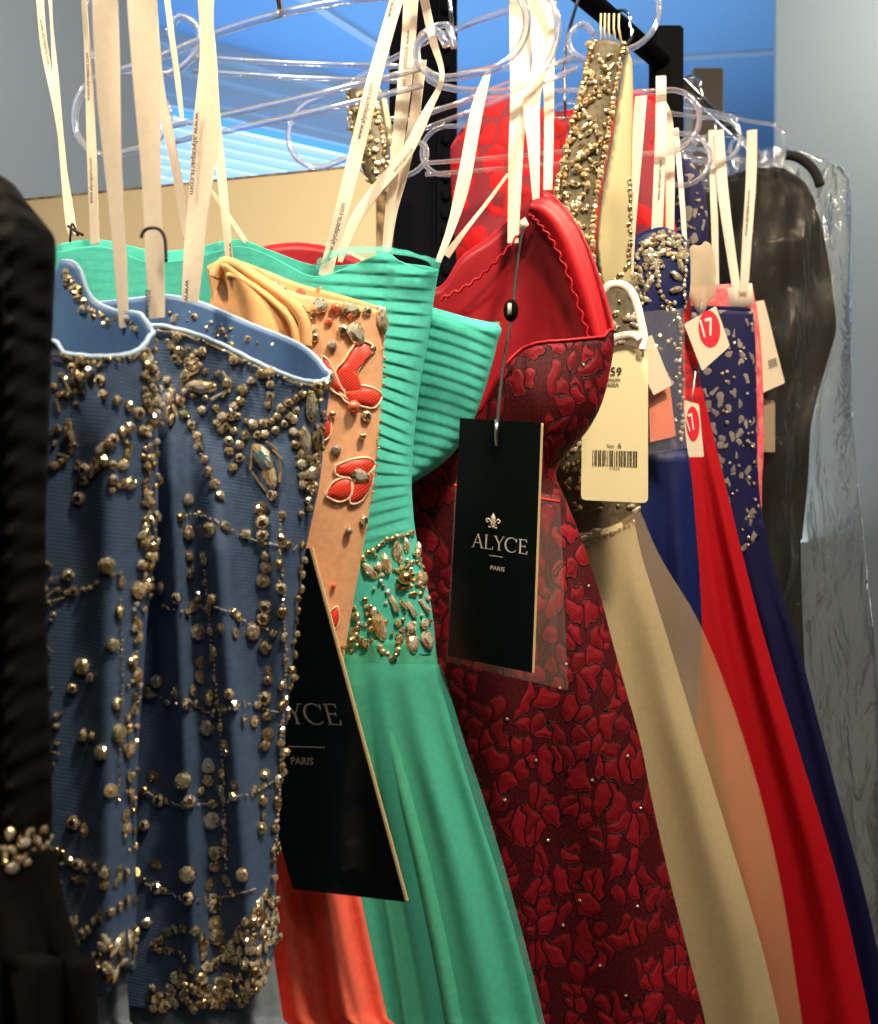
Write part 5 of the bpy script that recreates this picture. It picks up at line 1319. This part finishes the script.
# tags with a red oval
def oval_tag(label, px, d, off, ocen, orx, ory, rot, num=True):
    c = [PO(x, y, d, off) for x, y in px]
    o = root('oval_tag_hanging', label, 'tag', sum(c, Vector()) / 4)
    bm = bmesh.new(); add_slab(bm, rounded(c, .05, .04), NRM, .0008); bmesh.ops.recalc_face_normals(bm, faces=bm.faces); link('card', bm, M['tag_ivory'], o, smooth=False)
    bm = bmesh.new(); cr, sr_ = cos(rot), sin(rot)
    def W(x, y): return P(ocen[0] + x * cr - y * sr_, ocen[1] + x * sr_ + y * cr, d) + NRM * (off + .0006)
    add_slab(bm, [W(orx * cos(a), ory * sin(a)) for a in [2 * pi * k / 28 for k in range(28)]][::-1], NRM, .0004); bmesh.ops.recalc_face_normals(bm, faces=bm.faces); link('red_oval', bm, M['tag_red'], o, smooth=False)
    put_text('17', W(-orx * .62, ory * .42), W(orx * .55, ory * .30), NRM, o, M['tag_white'], name='printed_number', lift=.0008, height=ory * 1.0 * c[0].y / F)
    bm = bmesh.new(); add_tube(bm, [quad_map(c, .5, .0), quad_map(c, .5, .0) + Vector((.004, .0, .03))], .0008, 6); link('string', bm, M['loop'], o)
    return o
oval_tag('tilted ivory tag with red oval 17, against the navy lace bodice', [(684, 324), (716, 306), (730, 346), (702, 371)], 1.10, .030, (709, 334), 10.5, 18, -.1)
oval_tag('narrow ivory tag with red oval, hanging below the tilted oval tag', [(684, 400), (699, 404), (704, 457), (685, 457)], 1.04, .016, (693, 425), 6.5, 17, -.05)
# net puff above the oval tag
bm = bmesh.new(); bmesh.ops.create_icosphere(bm, subdivisions=3, radius=1)
pc = P(700, 282, 1.10) + NRM * .026
for v in bm.verts:
    n_ = 1 + .10 * sin(v.co.x * 5 + v.co.z * 6) + .08 * sin(v.co.z * 11 + v.co.x * 7)
    v.co = Vector((v.co.x * .017 * n_, v.co.y * .007, v.co.z * .036 * n_)) + pc
uvl = bm.loops.layers.uv.new('UVMap')
for f in bm.faces:
    for lp_ in f.loops: lp_[uvl].uv = (lp_.vert.co.x, lp_.vert.co.z)
t = tulle('grey net', rgb(190, 176, 150), .6)
tag(link('net_flower_hanging', bm, t), 'crumpled pale net flower just above the tilted red oval tag', 'trimming')
# far barcode tags
c = [PO(x, y, 1.40, .012) for x, y in ((754, 302), (764, 300), (785, 383), (760, 394))]
o = root('barcode_tag_hanging', 'slanted ivory barcode tag between the pink lace gown and the plastic cover', 'tag', sum(c, Vector()) / 4)
bm = bmesh.new(); add_slab(bm, rounded(c, .06, .03), NRM, .0008); bmesh.ops.recalc_face_normals(bm, faces=bm.faces); link('card', bm, M['tag_ivory'], o, smooth=False)
bm = bmesh.new()
for k in range(5): add_slab(bm, [quad_map(c, a, b) + NRM * .0006 for a, b in ((.5 + k * .08, .68), (.54 + k * .08, .68), (.54 + k * .08, .78), (.5 + k * .08, .78))], NRM, .0003)
link('barcode', bm, M['bar_ink'], o, smooth=False)
bm = bmesh.new(); add_slab(bm, [PO(x, y, 1.41, .0) for x, y in ((758, 396), (775, 402), (775, 452), (758, 452))], NRM, .001)
tag(link('beige_tag_hanging', bm, M['gold_box'], smooth=False), 'small beige tag under the slanted barcode tag by the pink lace', 'tag')

# ------------------------------------------------------------------ light
def area(name, loc, target, size, power, col, spread=180):
    l = bpy.data.lights.new(name, 'AREA'); l.energy = power; l.size = size; l.color = col; l.shape = 'DISK'; l.spread = radians(spread)
    o = bpy.data.objects.new(name, l); COL.objects.link(o); o.location = loc
    o.rotation_euler = (Vector(target) - Vector(loc)).to_track_quat('-Z', 'Y').to_euler(); return o
WARM = (1, .82, .59)
for nm, loc, tgt, sz, pw, cl, *sp in (
        ('spot_lamp_over_rack', (.42, .02, 2.62), (.06, .76, 1.90), .20, 10.0, WARM, 78),
        ('fill_light_left', (-.70, .02, 2.75), (-.16, .52, 1.75), .18, 11, WARM, 90),  # added fill aimed at the blue gowns
        ('ceiling_lamp_right', (1.3, .8, 2.75), (.5, 1.1, 1.9), .18, 5, WARM, 100),
        ('fill_light_behind', (.3, -1.1, 3.05), (0, .8, 1.6), .14, 4.5, WARM),  # unseen fill added behind the camera for the gown fronts
        ('wall_fill_right', (1.7, 2.3, 3.05), (1.5, 3.1, 2.5), .25, 16, (1, .92, .78)),  # added to brighten the right partition
        ('wall_fill_left', (-1.9, 1.9, 3.05), (-1.6, 3.1, 1.8), .25, 18, (1, .93, .84)),  # added to brighten the left partition
        ('sparkle_light', (-0.3, -0.5, 3.05), (0, .7, 1.3), .05, 1.3, WARM),  # the small lights from here on are added so the crystals glint
        ('sparkle_light', (0.9, -0.5, 3.05), (0, .7, 1.3), .05, 1.3, WARM),
        ('sparkle_light', (-1.2, -0.4, 3.05), (0, .7, 1.3), .05, 1.3, WARM),
        ('sparkle_light', (0.3, -1.8, 3.05), (0, .7, 1.3), .05, 1.3, WARM),
        ('sparkle_light', (-0.9, -1.9, 3.05), (0, .7, 1.3), .05, 1.3, WARM),
        ('sparkle_light', (1.4, -1.9, 3.05), (0, .7, 1.3), .05, 1.3, WARM),
        ('sparkle_light', (0.0, 0.3, 3.05), (0, .7, 1.3), .05, 1.3, WARM),
        ('fill_light_side', (1.9, -.9, 3.05), (.3, .8, 1.6), .12, 3.5, WARM),  # unseen fill added on the right, behind the camera
        ('fill_light_corner', (-1.9, -.9, 3.05), (-.2, .7, 1.2), .12, 3.5, WARM)):  # unseen fill added on the left, behind the camera
    area(nm, loc, tgt, sz, pw, cl, *sp)
area('ceiling_uplight', (.25, 3.2, 1.2), (.1, 3.0, 3.15), 1.8, 46, (.80, .90, 1))  # cool upward light added to brighten the alcove ceiling
w = bpy.data.worlds.new('room air'); SC.world = w; w.use_nodes = True
w.node_tree.nodes['Background'].inputs[0].default_value = (1, .85, .65, 1); w.node_tree.nodes['Background'].inputs[1].default_value = .05

# ------------------------------------------------------------------ camera
cam = bpy.data.cameras.new('camera'); co = bpy.data.objects.new('camera', cam); COL.objects.link(co)
co.location = (0, 0, CZ); co.rotation_euler = (pi / 2, 0, 0)
cam.sensor_fit = 'VERTICAL'; cam.sensor_height = 36; cam.sensor_width = 36 * 878 / 1024; cam.lens = 36 * F / 1024
cam.clip_start = .02
cam.dof.use_dof = True; cam.dof.focus_distance = .70; cam.dof.aperture_fstop = 14
SC.camera = co
vs = SC.view_settings; vs.view_transform = 'Standard'; vs.look = 'None'; vs.gamma = 1; vs.use_curve_mapping = False; vs.exposure = 0.02
SC.cycles.max_bounces = 8; SC.cycles.transparent_max_bounces = 24
SC.cycles.sample_clamp_indirect = 6
